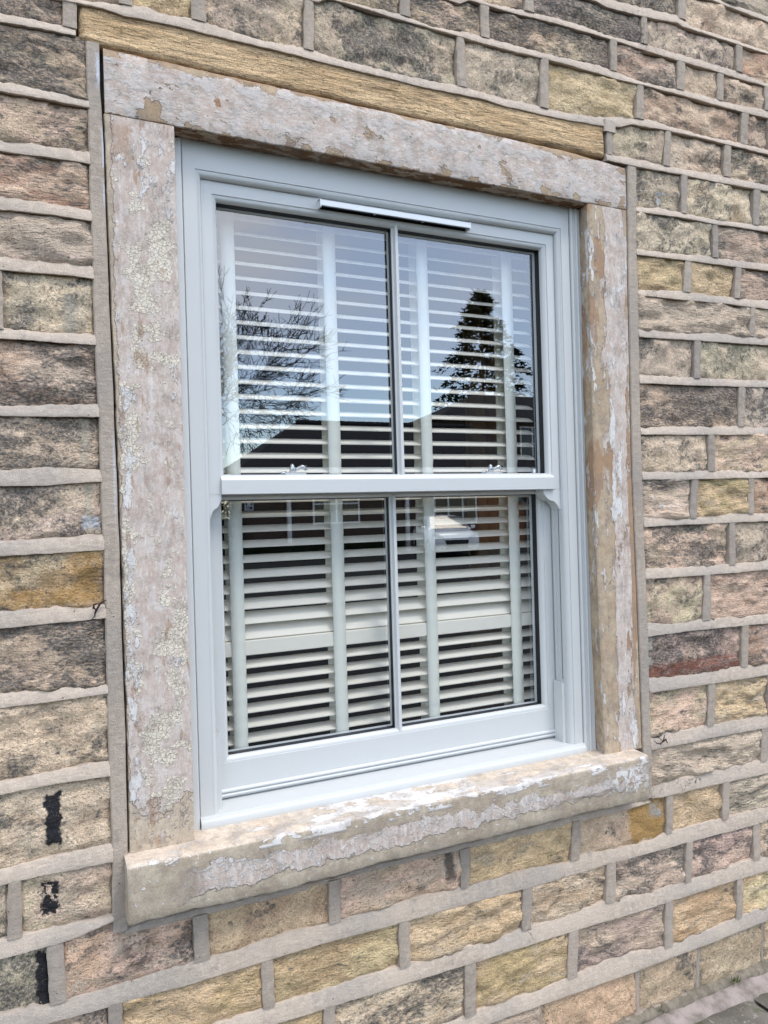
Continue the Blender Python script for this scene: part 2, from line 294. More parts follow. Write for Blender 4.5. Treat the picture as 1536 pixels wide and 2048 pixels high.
# ------------------------------------------------------------------ the wall: courses measured in millimetres on the wall face
WALL = json.loads(r'''{"beds":{"L0":[[-344,1767,1745],[-271,1771,1750],[-225,1773,1751],[-196,1770,1752]],"L1":[[-348,1626,1602],[-275,1628,1604],[-181,1627,1604]],"L2":[[-351,1506,1479],[-278,1509,1482],[-181,1512,1483]],"L3":[[-354,1390,1359],[-262,1388,1362],[-180,1388,1360]],"L4":[[-357,1267,1236],[-266,1265,1238],[-181,1267,1237]],"L5":[[-361,1119,1096],[-269,1118,1095],[-180,1121,1095]],"L6":[[-365,959,937],[-273,965,938],[-176,970,940]],"L7":[[-369,828,794],[-277,835,795],[-176,829,802]],"L8":[[-372,683,652],[-281,685,652],[-174,689,655]],"L9":[[-376,540,504],[-285,539,507],[-176,538,508]],"L10":[[-380,373,343],[-289,370,344],[-176,367,347]],"L11":[[-385,190,168],[-293,198,172],[-176,201,170]],"L12":[[-389,16,-14],[-316,20,-13],[-174,23,-15]],"L13":[[-393,-127,-163],[-349,-125,-162],[-269,-128,-160],[-177,-132,-143]],"T0":[[1679,2342,2324],[1748,2342,2323],[1936,2342,2319],[1966,2342,2318]],"T1":[[1221,2221,2197],[1263,2221,2189],[1286,2221,2190],[1392,2230,2197],[1545,2242,2213],[1568,2237,2207],[1597,2225,2208],[1809,2226,2209],[1961,2225,2210]],"T2":[[787,2095,2086],[848,2099,2086],[957,2109,2089],[1079,2116,2094],[1114,2117,2095],[1202,2115,2097],[1308,2114,2098],[1399,2120,2096],[1428,2121,2095],[1551,2123,2097],[1608,2124,2097],[1727,2126,2098],[1806,2127,2099],[1957,2117,2100]],"T3":[[381,1993,1984],[414,1993,1984],[507,1998,1983],[577,2002,1981],[610,1998,1981],[660,1992,1980],[783,2001,1979],[935,2005,1981],[1051,2007,1986],[1076,2008,1986],[1214,2016,1985],[1272,2013,1984],[1394,2001,1987],[1520,2009,1991],[1565,2013,1990],[1687,2014,1989],[1749,2014,1991],[1819,2018,1992],[1953,2026,1994]],"T4":[[-190,1836,1823],[-143,1843,1825],[-99,1850,1819],[-53,1857,1822],[-23,1850,1823],[-2,1851,1824],[50,1856,1824],[72,1854,1823],[206,1845,1824],[317,1850,1823],[463,1845,1822],[495,1843,1822],[605,1846,1821],[625,1847,1821],[742,1853,1825],[816,1851,1827],[853,1850,1825],[896,1850,1823],[1043,1850,1825],[1104,1853,1826],[1208,1860,1832],[1247,1867,1835],[1298,1876,1843],[1350,1883,1860],[1434,1895,1865],[1478,1891,1868],[1535,1886,1870],[1577,1886,1871],[1661,1886,1872],[1725,1889,1872],[1815,1892,1872],[1856,1892,1871],[1947,1893,1874]],"R1":[[1279,1759,1735],[1363,1762,1736],[1411,1764,1737],[1505,1763,1740],[1529,1764,1741],[1698,1771,1743],[1730,1772,1744],[1942,1775,1750]],"R2":[[1360,1615,1599],[1453,1629,1603],[1541,1627,1607],[1567,1626,1607],[1650,1625,1606],[1693,1625,1607],[1937,1637,1614]],"R3":[[1357,1490,1470],[1520,1496,1475],[1540,1497,1476],[1668,1504,1478],[1732,1505,1479],[1932,1510,1484]],"R4":[[1353,1367,1348],[1537,1382,1352],[1620,1381,1354],[1727,1382,1356],[1790,1383,1356],[1926,1387,1357]],"R5":[[1357,1252,1223],[1526,1249,1227],[1679,1261,1231],[1722,1261,1232],[1857,1264,1234],[1922,1267,1235]],"R6":[[1352,1113,1084],[1521,1112,1086],[1717,1116,1090],[1915,1120,1095]],"R7":[[1349,953,929],[1541,959,932],[1581,960,933],[1764,967,936],[1909,962,939]],"R8":[[1354,818,794],[1575,822,793],[1620,823,794],[1903,819,796]],"R9":[[1355,681,652],[1549,675,653],[1570,676,653],[1700,679,653],[1742,685,653],[1897,680,652]],"R10":[[1357,527,495],[1543,521,493],[1607,521,492],[1737,521,492],[1891,523,493]],"R11":[[1357,361,322],[1476,352,323],[1536,353,324],[1584,354,322],[1756,350,318],[1884,348,316]],"R12":[[1355,197,153],[1510,185,151],[1679,187,147],[1746,188,147],[1877,185,147]],"R13":[[1352,20,-19],[1447,22,-20],[1504,22,-20],[1588,20,-20],[1628,19,-20],[1717,18,-22],[1870,17,-26]],"R14":[[1351,-130,-165],[1409,-128,-167],[1474,-125,-168],[1680,-127,-171],[1864,-129,-175]],"S":[[-149,-167,-179],[-100,-164,-179],[-10,-164,-179],[167,-169,-182],[295,-168,-179],[351,-166,-174],[457,-162,-175],[621,-164,-176],[812,-166,-181],[1049,-162,-180],[1167,-164,-182],[1230,-166,-183],[1349,-169,-178]],"B1":[[-397,-279,-314],[-332,-281,-318],[-270,-283,-321],[-213,-283,-322],[-163,-281,-321],[-128,-279,-321],[-45,-276,-322],[-10,-274,-322],[28,-276,-321],[136,-275,-319],[193,-270,-318],[291,-272,-316],[348,-271,-317],[499,-271,-320],[556,-271,-320],[807,-276,-322],[909,-277,-325],[1034,-287,-324],[1104,-277,-323],[1213,-288,-322],[1343,-290,-324],[1405,-280,-325],[1490,-280,-325],[1527,-280,-326],[1671,-285,-329],[1783,-286,-332],[1858,-286,-327]],"B2":[[65,-432,-471],[147,-427,-471],[168,-427,-471],[236,-431,-474],[288,-434,-474],[389,-429,-475],[496,-430,-476],[574,-433,-477],[689,-435,-479],[802,-438,-480],[860,-433,-480],[1016,-437,-482],[1166,-430,-485],[1337,-445,-488],[1393,-445,-488],[1479,-445,-488],[1712,-442,-488],[1778,-441,-491],[1851,-443,-493]],"B3":[[621,-615,-655],[686,-614,-655],[748,-613,-655],[798,-612,-655],[933,-615,-655],[1065,-609,-657],[1209,-600,-660],[1275,-607,-661],[1330,-614,-659],[1388,-620,-659],[1527,-619,-658],[1561,-619,-658],[1696,-611,-656],[1821,-608,-654],[1844,-607,-653]],"B4":[[1201,-791,-800],[1345,-786,-795],[1507,-789,-798],[1630,-794,-803],[1837,-796,-806]]},"perps":{"T4L0":[[-224,-195,-228,-198,1826,1772]],"L4L5":[[-370,-354,-370,-352,1228,1121]],"L12L13":[[-378,-350,-378,-349,-14,-127]],"L13B1":[[-306,-273,-306,-271,-159,-271],[-6,27,-10,27,-180,-269],[316,346,315,347,-174,-271],[687,719,684,711,-177,-267],[1054,1082,1046,1077,-175,-283],[1413,1442,1405,1433,-167,-281],[1649,1684,1644,1675,-168,-285]],"B1B2":[[-192,-162,-192,-161,-320,-383],[145,175,145,174,-317,-422],[502,533,500,531,-318,-430],[881,912,870,903,-319,-429],[1174,1209,1168,1205,-322,-436],[1488,1517,1477,1506,-325,-444],[1785,1818,1778,1811,-328,-443]],"B2B3":[[294,324,293,322,-475,-562],[691,726,685,721,-480,-611],[1031,1068,1021,1057,-481,-617],[1395,1427,1386,1422,-486,-621],[1701,1730,1694,1721,-487,-610]],"B3B4":[[930,940,928,938,-652,-755],[1275,1298,1275,1290,-661,-781],[1529,1546,1516,1535,-660,-784],[1819,1830,1813,1823,-658,-788]],"T0T1":[[1559,1591,1552,1586,2293,2225]],"T1T2":[[970,1003,969,1002,2139,2109],[1401,1425,1396,1423,2187,2113],[1806,1837,1803,1834,2201,2126]],"T2T3":[[580,609,578,608,2036,1997],[823,852,822,851,2081,2002],[1275,1304,1272,1297,2088,2007],[1543,1577,1538,1572,2094,2011],[1716,1745,1713,1742,2091,2016],[1936,1968,1933,1965,2096,2022]],"T3T4":[[47,80,45,78,1897,1846],[318,344,314,340,1968,1845],[746,771,742,773,1974,1849],[1020,1049,1012,1043,1981,1849],[1376,1404,1366,1398,1986,1886],[1821,1856,1815,1850,1990,1895]],"T4R1":[[1250,1273,1251,1274,1831,1744],[1484,1509,1474,1503,1864,1766],[1741,1773,1730,1764,1866,1772]],"R1R2":[[1544,1572,1542,1567,1738,1626],[1870,1901,1863,1891,1747,1635]],"R2R3":[[1677,1704,1671,1697,1605,1504]],"R3R4":[[1553,1581,1539,1573,1474,1381],[1775,1803,1764,1792,1479,1384]],"R4R5":[[1835,1861,1829,1855,1356,1265]],"R5R6":[[1582,1612,1575,1603,1228,1115]],"R6R7":[[1773,1806,1764,1794,1091,967]],"R7R8":[[1630,1659,1626,1655,931,823]],"R8R9":[[1556,1584,1541,1571,794,677],[1808,1836,1798,1826,793,684]],"R9R10":[[1713,1742,1707,1737,651,520]],"R10R11":[[1598,1626,1580,1618,488,349]],"R11R12":[[1758,1790,1746,1778,313,188]],"R12R13":[[1602,1635,1591,1621,147,23],[1870,1904,1863,1896,137,21]],"R13R14":[[1835,1870,1824,1862,-27,-126]]},"VL":[[1752,-181,-152],[1690,-181,-153],[1654,-180,-154],[1581,-180,-151],[1523,-181,-150],[1422,-182,-150],[1348,-180,-149],[1219,-181,-148],[1104,-180,-146],[1009,-179,-144],[936,-176,-144],[810,-176,-142],[704,-175,-142],[642,-174,-141],[577,-175,-141],[526,-175,-141],[481,-175,-141],[358,-176,-140],[227,-176,-140],[191,-176,-140],[96,-175,-141],[-3,-175,-142],[-37,-175,-144],[-141,-177,-145]],"VR":[[1733,1327,1364],[1527,1322,1357],[1376,1318,1357],[1338,1318,1358],[1102,1316,1353],[896,1314,1353],[825,1313,1354],[767,1314,1354],[650,1316,1355],[590,1317,1355],[387,1320,1358],[283,1321,1358],[78,1323,1356],[-6,1324,1359],[-40,1354,1360],[-155,1353,1353]]}''')
BEDS = {k: np.array(v, float) / 1000 for k, v in WALL['beds'].items()}
PERP = {k: [[q / 1000 for q in p] for p in v] for k, v in WALL['perps'].items()}
VL = np.array(WALL['VL'], float) / 1000; VR = np.array(WALL['VR'], float) / 1000
VR = np.vstack([VR[VR[:, 0] > -.004], [[-.006, 1.324, 1.359], [-.17, 1.320, 1.356]]])
XL, XR = -1.15, 2.75
for k in BEDS:                                   # carry every course on past the edges of the picture
    b = BEDS[k]
    if k[0] in 'LTB': b = np.vstack([[XL, b[0, 1], min(b[0, 2], b[0, 1] - .026)], [b[0, 0] - .03, b[0, 1], min(b[0, 2], b[0, 1] - .026)], b])
    if k[0] in 'RTB': b = np.vstack([b, [XR, b[-1, 1], b[-1, 2]]])
    BEDS[k] = b
BEDS['T4'][0:2, 2] = 1.822; BEDS['T4'][0:2, 1] = 1.848
for k in ('T2', 'T3'): BEDS[k][:2, 1] = BEDS[k][4, 1]; BEDS[k][2, 1] = BEDS[k][4, 1]
BEDS['X0'] = np.array([[XL, 2.455, 2.425], [XR, 2.455, 2.425]])
BEDS['X1'] = np.array([[XL, 2.60, 2.575], [XR, 2.60, 2.575]])
BEDS['TOP13'] = np.vstack([BEDS['L13'][BEDS['L13'][:, 0] < -.17], [[-.152, -.150, -.176]], BEDS['S'][1:], BEDS['R14'][BEDS['R14'][:, 0] > 1.36]])
BEDS['TOP4'] = BEDS['T4']
def top_of(b, x): return np.interp(x, BEDS[b][:, 0], BEDS[b][:, 1])
def bot_of(b, x): return np.interp(x, BEDS[b][:, 0], BEDS[b][:, 2])

wall = thing('stone_wall', 'coursed sandstone house wall with raised grey ribbon mortar joints around the sash window', 'wall', (0.6, 0.05, -0.85))
c_ = MB()
for x0, x1, z0, z1 in ((XL, -.10, -.95, 2.60), (1.27, XR, -.95, 2.60), (-.10, 1.27, 1.70, 2.60), (-.10, 1.27, -.95, -.06)): c_.box(x0, x1, .034, .30, z0, z1)
c_.build('wall_core', M_CORE, wall)

ST = {  # tint, tint2, soot, pale, bed, relief
 'y': ((.66, .515, .31), (.57, .42, .235), .20, .34, .8, 1.0), 'Y': ((.71, .565, .345), (.62, .47, .27), .17, .42, 1.3, 1.3),
 'g': ((.56, .485, .39), (.47, .41, .335), .62, .34, .35, 1.0), 'G': ((.62, .53, .42), (.51, .44, .35), .48, .46, .4, 1.0),
 'k': ((.61, .49, .38), (.48, .385, .305), .76, .32, .7, 1.1), 'p': ((.70, .54, .415), (.60, .455, .345), .38, .48, .8, 1.1),
 'P': ((.69, .54, .425), (.57, .44, .34), .54, .46, .75, 1.1), 'r': ((.64, .46, .365), (.47, .28, .205), .42, .44, .9, 1.1),
 'w': ((.73, .615, .475), (.77, .69, .575), .32, .72, 1.4, 1.3), 'o': ((.60, .385, .165), (.58, .46, .33), .58, .22, .45, 1.0),
 'b': ((.64, .53, .395), (.55, .44, .325), .38, .36, .5, 1.0), 'c': ((.70, .59, .455), (.62, .51, .385), .42, .48, .5, 1.0),
 't': ((.60, .435, .285), (.515, .36, .225), .22, .14, .3, .8), 'm': ((.56, .45, .37), (.485, .38, .315), .46, .34, .85, .9),
 'O': ((.66, .52, .385), (.64, .50, .365), .20, .38, .3, .7), 'd': ((.49, .38, .265), (.41, .32, .22), .34, .14, .45, .7)}
BLOB = {}
n_stone = 0
def stone(tb, bb, x0t, x1t, x0b, x1b, style, seen=True, blob=0.0, mort=True):
    global n_stone
    n_stone += 1
    t, t2, soot, pale, bed, rel = ST[style]
    sd = rnd.randrange(1 << 20)
    w = max(x1t - x0t, x1b - x0b); h = float(top_of('TOP13' if tb == 'TOP13' else tb, (x0t + x1t) / 2) * 0 + bot_of(tb, (x0t + x1t) / 2) - top_of(bb, (x0b + x1b) / 2))
    step = .0075 if seen else .022
    nx, nz = max(5, int(w / step)), max(5, int(h / step))
    u = np.linspace(0, 1, nx)[None, :]; vv = np.linspace(0, 1, nz)[:, None]
    xt = x0t + (x1t - x0t) * u; xb = x0b + (x1b - x0b) * u
    zt = bot_of(tb, xt) + .006; zb = top_of(bb, xb) - .006
    X = xb + (xt - xb) * vv; Z = zb + (zt - zb) * vv
    ex = np.minimum(u * w, (1 - u) * w); ez = np.minimum(vv * h, (1 - vv) * h); e = np.minimum(ex + 0 * ez, ez + 0 * ex)
    rim = 1 - np.clip(e / .014, 0, 1); rim = rim * rim * (3 - 2 * rim) if False else rim ** 2
    n1 = fbm(X * 14 + sd % 97, Z * 26 + sd % 89, sd % 1000, 4, .55)
    n2 = fbm(X * 6 + sd % 53, Z * 95 + sd % 31, sd % 777, 3, .55)
    n3 = fbm(X * 60, Z * 85, sd % 555, 3, .6)
    led = np.clip(vn(X * 5 + sd % 11, Z * 42 + n1 * 2.5 + sd % 7, sd % 333) - .45, 0, .5)
    n4 = fbm(X * 24 + sd % 41, Z * 30 + sd % 23, sd % 911, 2, .5); fac = np.abs(vn(X * 9 + sd % 17, Z * 14 + sd % 29, sd % 401) - .5)
    Y = .0054 + .006 * rim - rel * (.026 * n1 + .006 * n2 * bed + .007 * n3 + .013 * n4 + .012 * bed * led * .8 - .012 * fac * (1.3 - bed))
    Y = np.clip(Y, -.0065, .024)
    o = grid_mesh('stone', np.stack([X, Y, Z], -1), M_STONE, wall, True, .036)
    j = lambda c, a: [max(0.02, q * (1 + rnd.uniform(-a, a))) for q in c]
    k = 1 + rnd.uniform(-.09, .09)
    bf = (.62, .505, .385); t = [q * .68 + c * .31 for q, c in zip(t, bf)]; t2 = [q * .72 + c * .28 * .84 for q, c in zip(t2, bf)]
    o['tint'] = [q * k for q in j(t, .04)]; o['tint2'] = [q * k for q in j(t2, .05)]
    o['soot'] = soot + .04 + rnd.uniform(-.07, .07); o['pale'] = pale + rnd.uniform(-.10, .10); o['bed'] = bed * rnd.uniform(.8, 1.2); o['blob'] = blob; o['lay'] = rnd.uniform(-.12, .12) + (rnd.choice((-.5, .5, .8, 0)) if bed < .6 else 0)
    return o
def mortar(P, tone, crisp=True, name='mortar_joint'):
    o = grid_mesh(name, P, M_MORTAR, wall, True, .036); o['tone'] = tone
    o.data.set_sharp_from_angle(angle=math.radians(38)); return o
def perp(p, tb, bb, proud=-.0012):
    x0, x1, x2, x3, z0, z1 = p
    z0 = bot_of(tb, (x0 + x1) / 2) + .004; z1 = top_of(bb, (x2 + x3) / 2) - .003
    sd = rnd.randrange(9999); n = 22; rows = []; tl = rnd.uniform(-.0035, .0035)
    w = .003
    for i in range(n):
        v = i / (n - 1); z = z0 + (z1 - z0) * v; tt = tl * (v - .5); a = x0 + (x2 - x0) * v + tt + .0050 * float(fbm(z * 45, 0, sd, 4, .6)) ; b = x1 + (x3 - x1) * v + tt + .0045 * float(fbm(z * 45, 5, sd, 4, .6))
        bow = proud + .0035 * float(fbm(z * 25, 3, sd)) + (.004 * max(0, v - .82) / .18 if False else 0)
        rows.append([(a, .016, z), (a + .0004, bow + .002, z), (a + w, bow, z), ((a + b) / 2, bow - .0006, z), (b - w, bow + .0003, z), (b - .0004, bow + .0025, z), (b, .016, z)])
    t = .78 + rnd.uniform(-.05, .05)
    return mortar(np.array(rows)[::-1], t)
def bed_strip(b, x0, x1, proud=-.0028, back=0.0, tone=1.0):
    dx = .0065; n = max(4, int((x1 - x0) / dx)); xs = np.linspace(x0, x1, n); sd = rnd.randrange(9999)
    zt = top_of(b, xs) + .0050 * fbm(xs * 34, xs * 0, sd, 4, .6) + .0050 * fbm(xs * 120, xs * 0 + 8, sd, 2, .6); zb = bot_of(b, xs) + .0026 * fbm(xs * 17, xs * 0 + 4, sd, 4, .55) + .0018 * fbm(xs * 90, xs * 0 + 6, sd, 2, .6)
    hgt = zt - zb; y = proud + back + .003 * fbm(xs * 12, xs * 0 + 9, sd)
    rows = [np.stack([xs, y * 0 + .020 + back, zb + .004], -1), np.stack([xs, y + .0045, zb + .0002], -1), np.stack([xs, y + .0004, zb + .0006], -1), np.stack([xs, y, zb + .0030], -1),
            np.stack([xs, y + .0018, zb + hgt * .40 + .002 * fbm(xs * 22, xs * 0 + 2, sd)], -1), np.stack([xs, y + .0040, zb + hgt * .78], -1), np.stack([xs, y + .0064, zt - .0012], -1), np.stack([xs, y + .0105, zt], -1), np.stack([xs, y * 0 + .022 + back, zt + .002], -1)]
    return mortar(np.array(rows), tone + rnd.uniform(-.03, .03))

def vl_edge(z): return np.interp(-z, -VL[:, 0], VL[:, 1])
def vr_edge(z): return np.interp(-z, -VR[:, 0], VR[:, 2])
beds_done = []
def row(tb, bb, x0, x1, keys, styles, left_seen=None, right_seen=None, extra=False, nomortar=False):
    """fill one course with stones and upright joints; styles name the stones seen in the picture, left to right"""
    ps = sorted(PERP.get(keys, []), key=lambda p: p[0])
    h = float(bot_of(tb, (x0 + x1) / 2) - top_of(bb, (x0 + x1) / 2))
    L, Rr = [], []
    if left_seen is not None:
        x = min(left_seen, ps[0][0] if ps else 9) - rnd.uniform(.06, .20)
        while x > x0 + .12:
            L.append([x - .03, x, x - .03, x, 0, 0]); x -= rnd.uniform(.24, .48)
    if right_seen is not None:
        x = max(right_seen, ps[-1][1] if ps else -9) + rnd.uniform(.06, .2)
        while x < x1 - .12:
            Rr.append([x, x + .03, x, x + .03, 0, 0]); x += rnd.uniform(.24, .48)
    allp = L[::-1] + ps + Rr; ov = .004
    nl = len(L)
    edges = [(x0, x0)] + [None] * 0
    lt, lb = x0, x0; k = 0
    for i in range(len(allp) + 1):
        if i < len(allp): p = allp[i]; rt, rb = p[0] + ov, p[2] + ov
        else: rt = rb = x1
        seen = nl <= i <= len(allp) - len(Rr) and not extra
        if seen: st = styles[min(k, len(styles) - 1)]; k += 1
        else: st = rnd.choice('yggGkpPrbcbtw')
        if min(rt - lt, rb - lb) > .02: stone(tb, bb, lt, rt, lb, rb, st, seen, BLOB.get((keys, k), 0.0))
        if i < len(allp): lt, lb = p[1] - ov, p[3] - ov
    for p in allp:
        if not nomortar: perp(p, tb, bb)
        else: perp(p, tb, bb, proud=.008)

BLOB[('R1R2', 1)] = .75; BLOB[('R8R9', 1)] = .55
# courses left of the window
LS = ['P', 'k', 'P', 'r', 'w', 'G', 'P', 'k', 'G', 'o', 'k', 'c', 'c', 'gc']
LB = ['T4'] + ['L%d' % i for i in range(14)]
KEY = {('T4', 'L0'): 'T4L0', ('L4', 'L5'): 'L4L5', ('L12', 'L13'): 'L12L13'}
for i in range(14):
    a, b = LB[i], LB[i + 1]
    zc = (bot_of(a, -.25) + top_of(b, -.25)) / 2
    xe = -.199 if i == 0 else float(vl_edge(zc)) + .004
    seen_l = -.36 - .033 * 0
    row(a, b, XL, xe, KEY.get((a, b), 'none'), LS[i], left_seen=-.345 - .003 * i)
for i in range(14): bed_strip('L%d' % i, XL, -.2 if i == 0 else float(vl_edge(BEDS['L%d' % i][-1, 1])) + .003)
# courses above the window
row('T3', 'T4', XL, XR, 'T3T4', 'yGgGypPP', left_seen=0.04, right_seen=1.86)
row('T2', 'T3', XL, XR, 'T2T3', 'PPkPcPP', left_seen=.50, right_seen=1.97)
row('T1', 'T2', XL, XR, 'T1T2', 'PkGr', left_seen=.80, right_seen=1.9)
row('T0', 'T1', XL, XR, 'T0T1', 'gb', left_seen=1.1, right_seen=2.0)
row('X0', 'T0', XL, XR, 'none', 'b', left_seen=1.5, right_seen=1.97, extra=True)
row('X1', 'X0', XL, XR, 'none', 'b', left_seen=1.5, right_seen=1.97, extra=True)
for b in ('T0', 'T1', 'T2', 'T3', 'X0', 'X1'): bed_strip(b, XL, XR)
bed_strip('T4', XL, 1.249, tone=1.02); bed_strip('T4', 1.2495, XR)
# courses right of the window
RS = ['GcP', 'Gbg', 'Gm', 'yym', 'ww', 'GG', 'kG', 'Gp', 'wYr', 'PG', 'bp', 'kr', 'pYw', 'wo']
RB = ['T4'] + ['R%d' % i for i in range(1, 15)]
for i in range(14):
    a, b = RB[i], RB[i + 1]; zc = (bot_of(a, 1.5) + top_of(b, 1.5)) / 2
    if i == 0:
        row(a, b, 1.272, XR, 'T4R1b', RS[0], right_seen=1.95) if False else None
        PERP['T4R1b'] = PERP['T4R1'][1:]; row(a, b, 1.269, XR, 'T4R1b', RS[0], right_seen=1.93); perp(PERP['T4R1'][0], 'T4', 'R1')
    else:
        row(a, b, float(vr_edge(zc)) - .004, XR, a + b, RS[i], right_seen=1.92)
for i in range(1, 15): bed_strip('R%d' % i, 1.2475 if i == 1 else float(vr_edge(BEDS['R%d' % i][0, 1])) - .003, XR)
# courses below the sill
row('TOP13', 'B1', XL, XR, 'L13B1', 'gPtpyOyw', left_seen=-.39, right_seen=1.86)
row('B1', 'B2', XL, XR, 'B1B2', 'GyyYpPmP', left_seen=-.40, right_seen=1.86)
row('B2', 'B3', XL, XR, 'B2B3', 'yPymyY', left_seen=.06, right_seen=1.85)
row('B3', 'B4', XL, XR, 'B3B4', 'mtddb', left_seen=.60, right_seen=1.84, nomortar=True)
for b in ('B1', 'B2', 'B3'): bed_strip(b, XL, XR)
bed_strip('S', -.152, 1.352, back=.006, tone=.90)
o = bed_strip('B4', XL, XR, proud=-.006, tone=.62)
rows = [[(a, .016, z), (a + .0004, -.003, z), (a + .003, -.0052, z), (b - .003, -.0050, z), (b - .0004, -.003, z), (b, .016, z)] for z in np.linspace(1.8555, 1.8205, 6) for a, b in [(1.2395 + .002 * float(fbm(z * 60, 0, 5)), 1.2830 + .002 * float(fbm(z * 60, 9, 5)))]]
mortar(np.array(rows), 1.0)
# upright joints hugging the window surround
def side_joint(T, z0, z1, dl=0.0):
    n = 60; zs = np.linspace(z0, z1, n); sd = rnd.randrange(999)
    a = np.interp(-zs, -T[:, 0], T[:, 1]) + .0025 * fbm(zs * 14, zs * 0, sd); b = np.interp(-zs, -T[:, 0], T[:, 2]) + .003 * fbm(zs * 12, zs * 0 + 7, sd, 5, .65)
    y = -.0005 + .003 * fbm(zs * 5, zs * 0 + 3, sd)
    rows = [np.stack([a, y * 0 + .02, zs], -1), np.stack([a + .0003, y + .003, zs], -1), np.stack([a + .003, y, zs], -1), np.stack([(a + b) / 2, y - .0005, zs], -1), np.stack([b - .003, y, zs], -1), np.stack([b - .0003, y + .003, zs], -1), np.stack([b, y * 0 + .03, zs], -1)]
    return mortar(np.array(rows).transpose(1, 0, 2)[::-1], .82)
side_joint(VL, 1.748, -.168); side_joint(VR, 1.736, -.160); 
# the long split-faced yellow stone over the lintel
bt = np.array([[-193, 1817], [-144, 1823], [-100, 1819], [-2, 1822], [204, 1821], [461, 1820], [813, 1825], [1100, 1824], [1247, 1830]]) / 1000
bb_ = np.array([[-193, 1752], [-149, 1747], [-69, 1747], [56, 1747], [251, 1746], [435, 1745], [620, 1744], [867, 1744], [1090, 1746], [1248, 1747]]) / 1000
nx, nz = 200, 16
u = np.linspace(-.193, 1.247, nx)[None, :]; vv = np.linspace(0, 1, nz)[:, None]
zt = np.interp(u, bt[:, 0], bt[:, 1]) + .010; zb = np.interp(u, bb_[:, 0], bb_[:, 1]) + .003 * fbm(u * 30, u * 0, 5)
Z = zb + (zt - zb) * vv; X = u + 0 * Z
e = np.minimum(np.minimum((1 - vv) * .08, vv * .08) + 0 * u, np.minimum(u + .193, 1.247 - u) + 0 * vv)
Y = .0025 + .008 * (1 - np.clip(e / .010, 0, 1)) ** 2 - .006 * fbm(X * 5, Z * 70, 3) - .004 * fbm(X * 14, Z * 160, 8)
BEAM = grid_mesh('stone', np.stack([X, Y, Z], -1), M_STONE, wall, True, .036)
BEAM['label'] = 'long narrow yellow stone with fine splits lying along the top of the lintel'
BEAM['tint'] = [.67, .51, .32]; BEAM['tint2'] = [.60, .44, .265]; BEAM['soot'] = .24; BEAM['pale'] = .22; BEAM['bed'] = 1.5; BEAM['blob'] = 0.0; BEAM['lay'] = .02
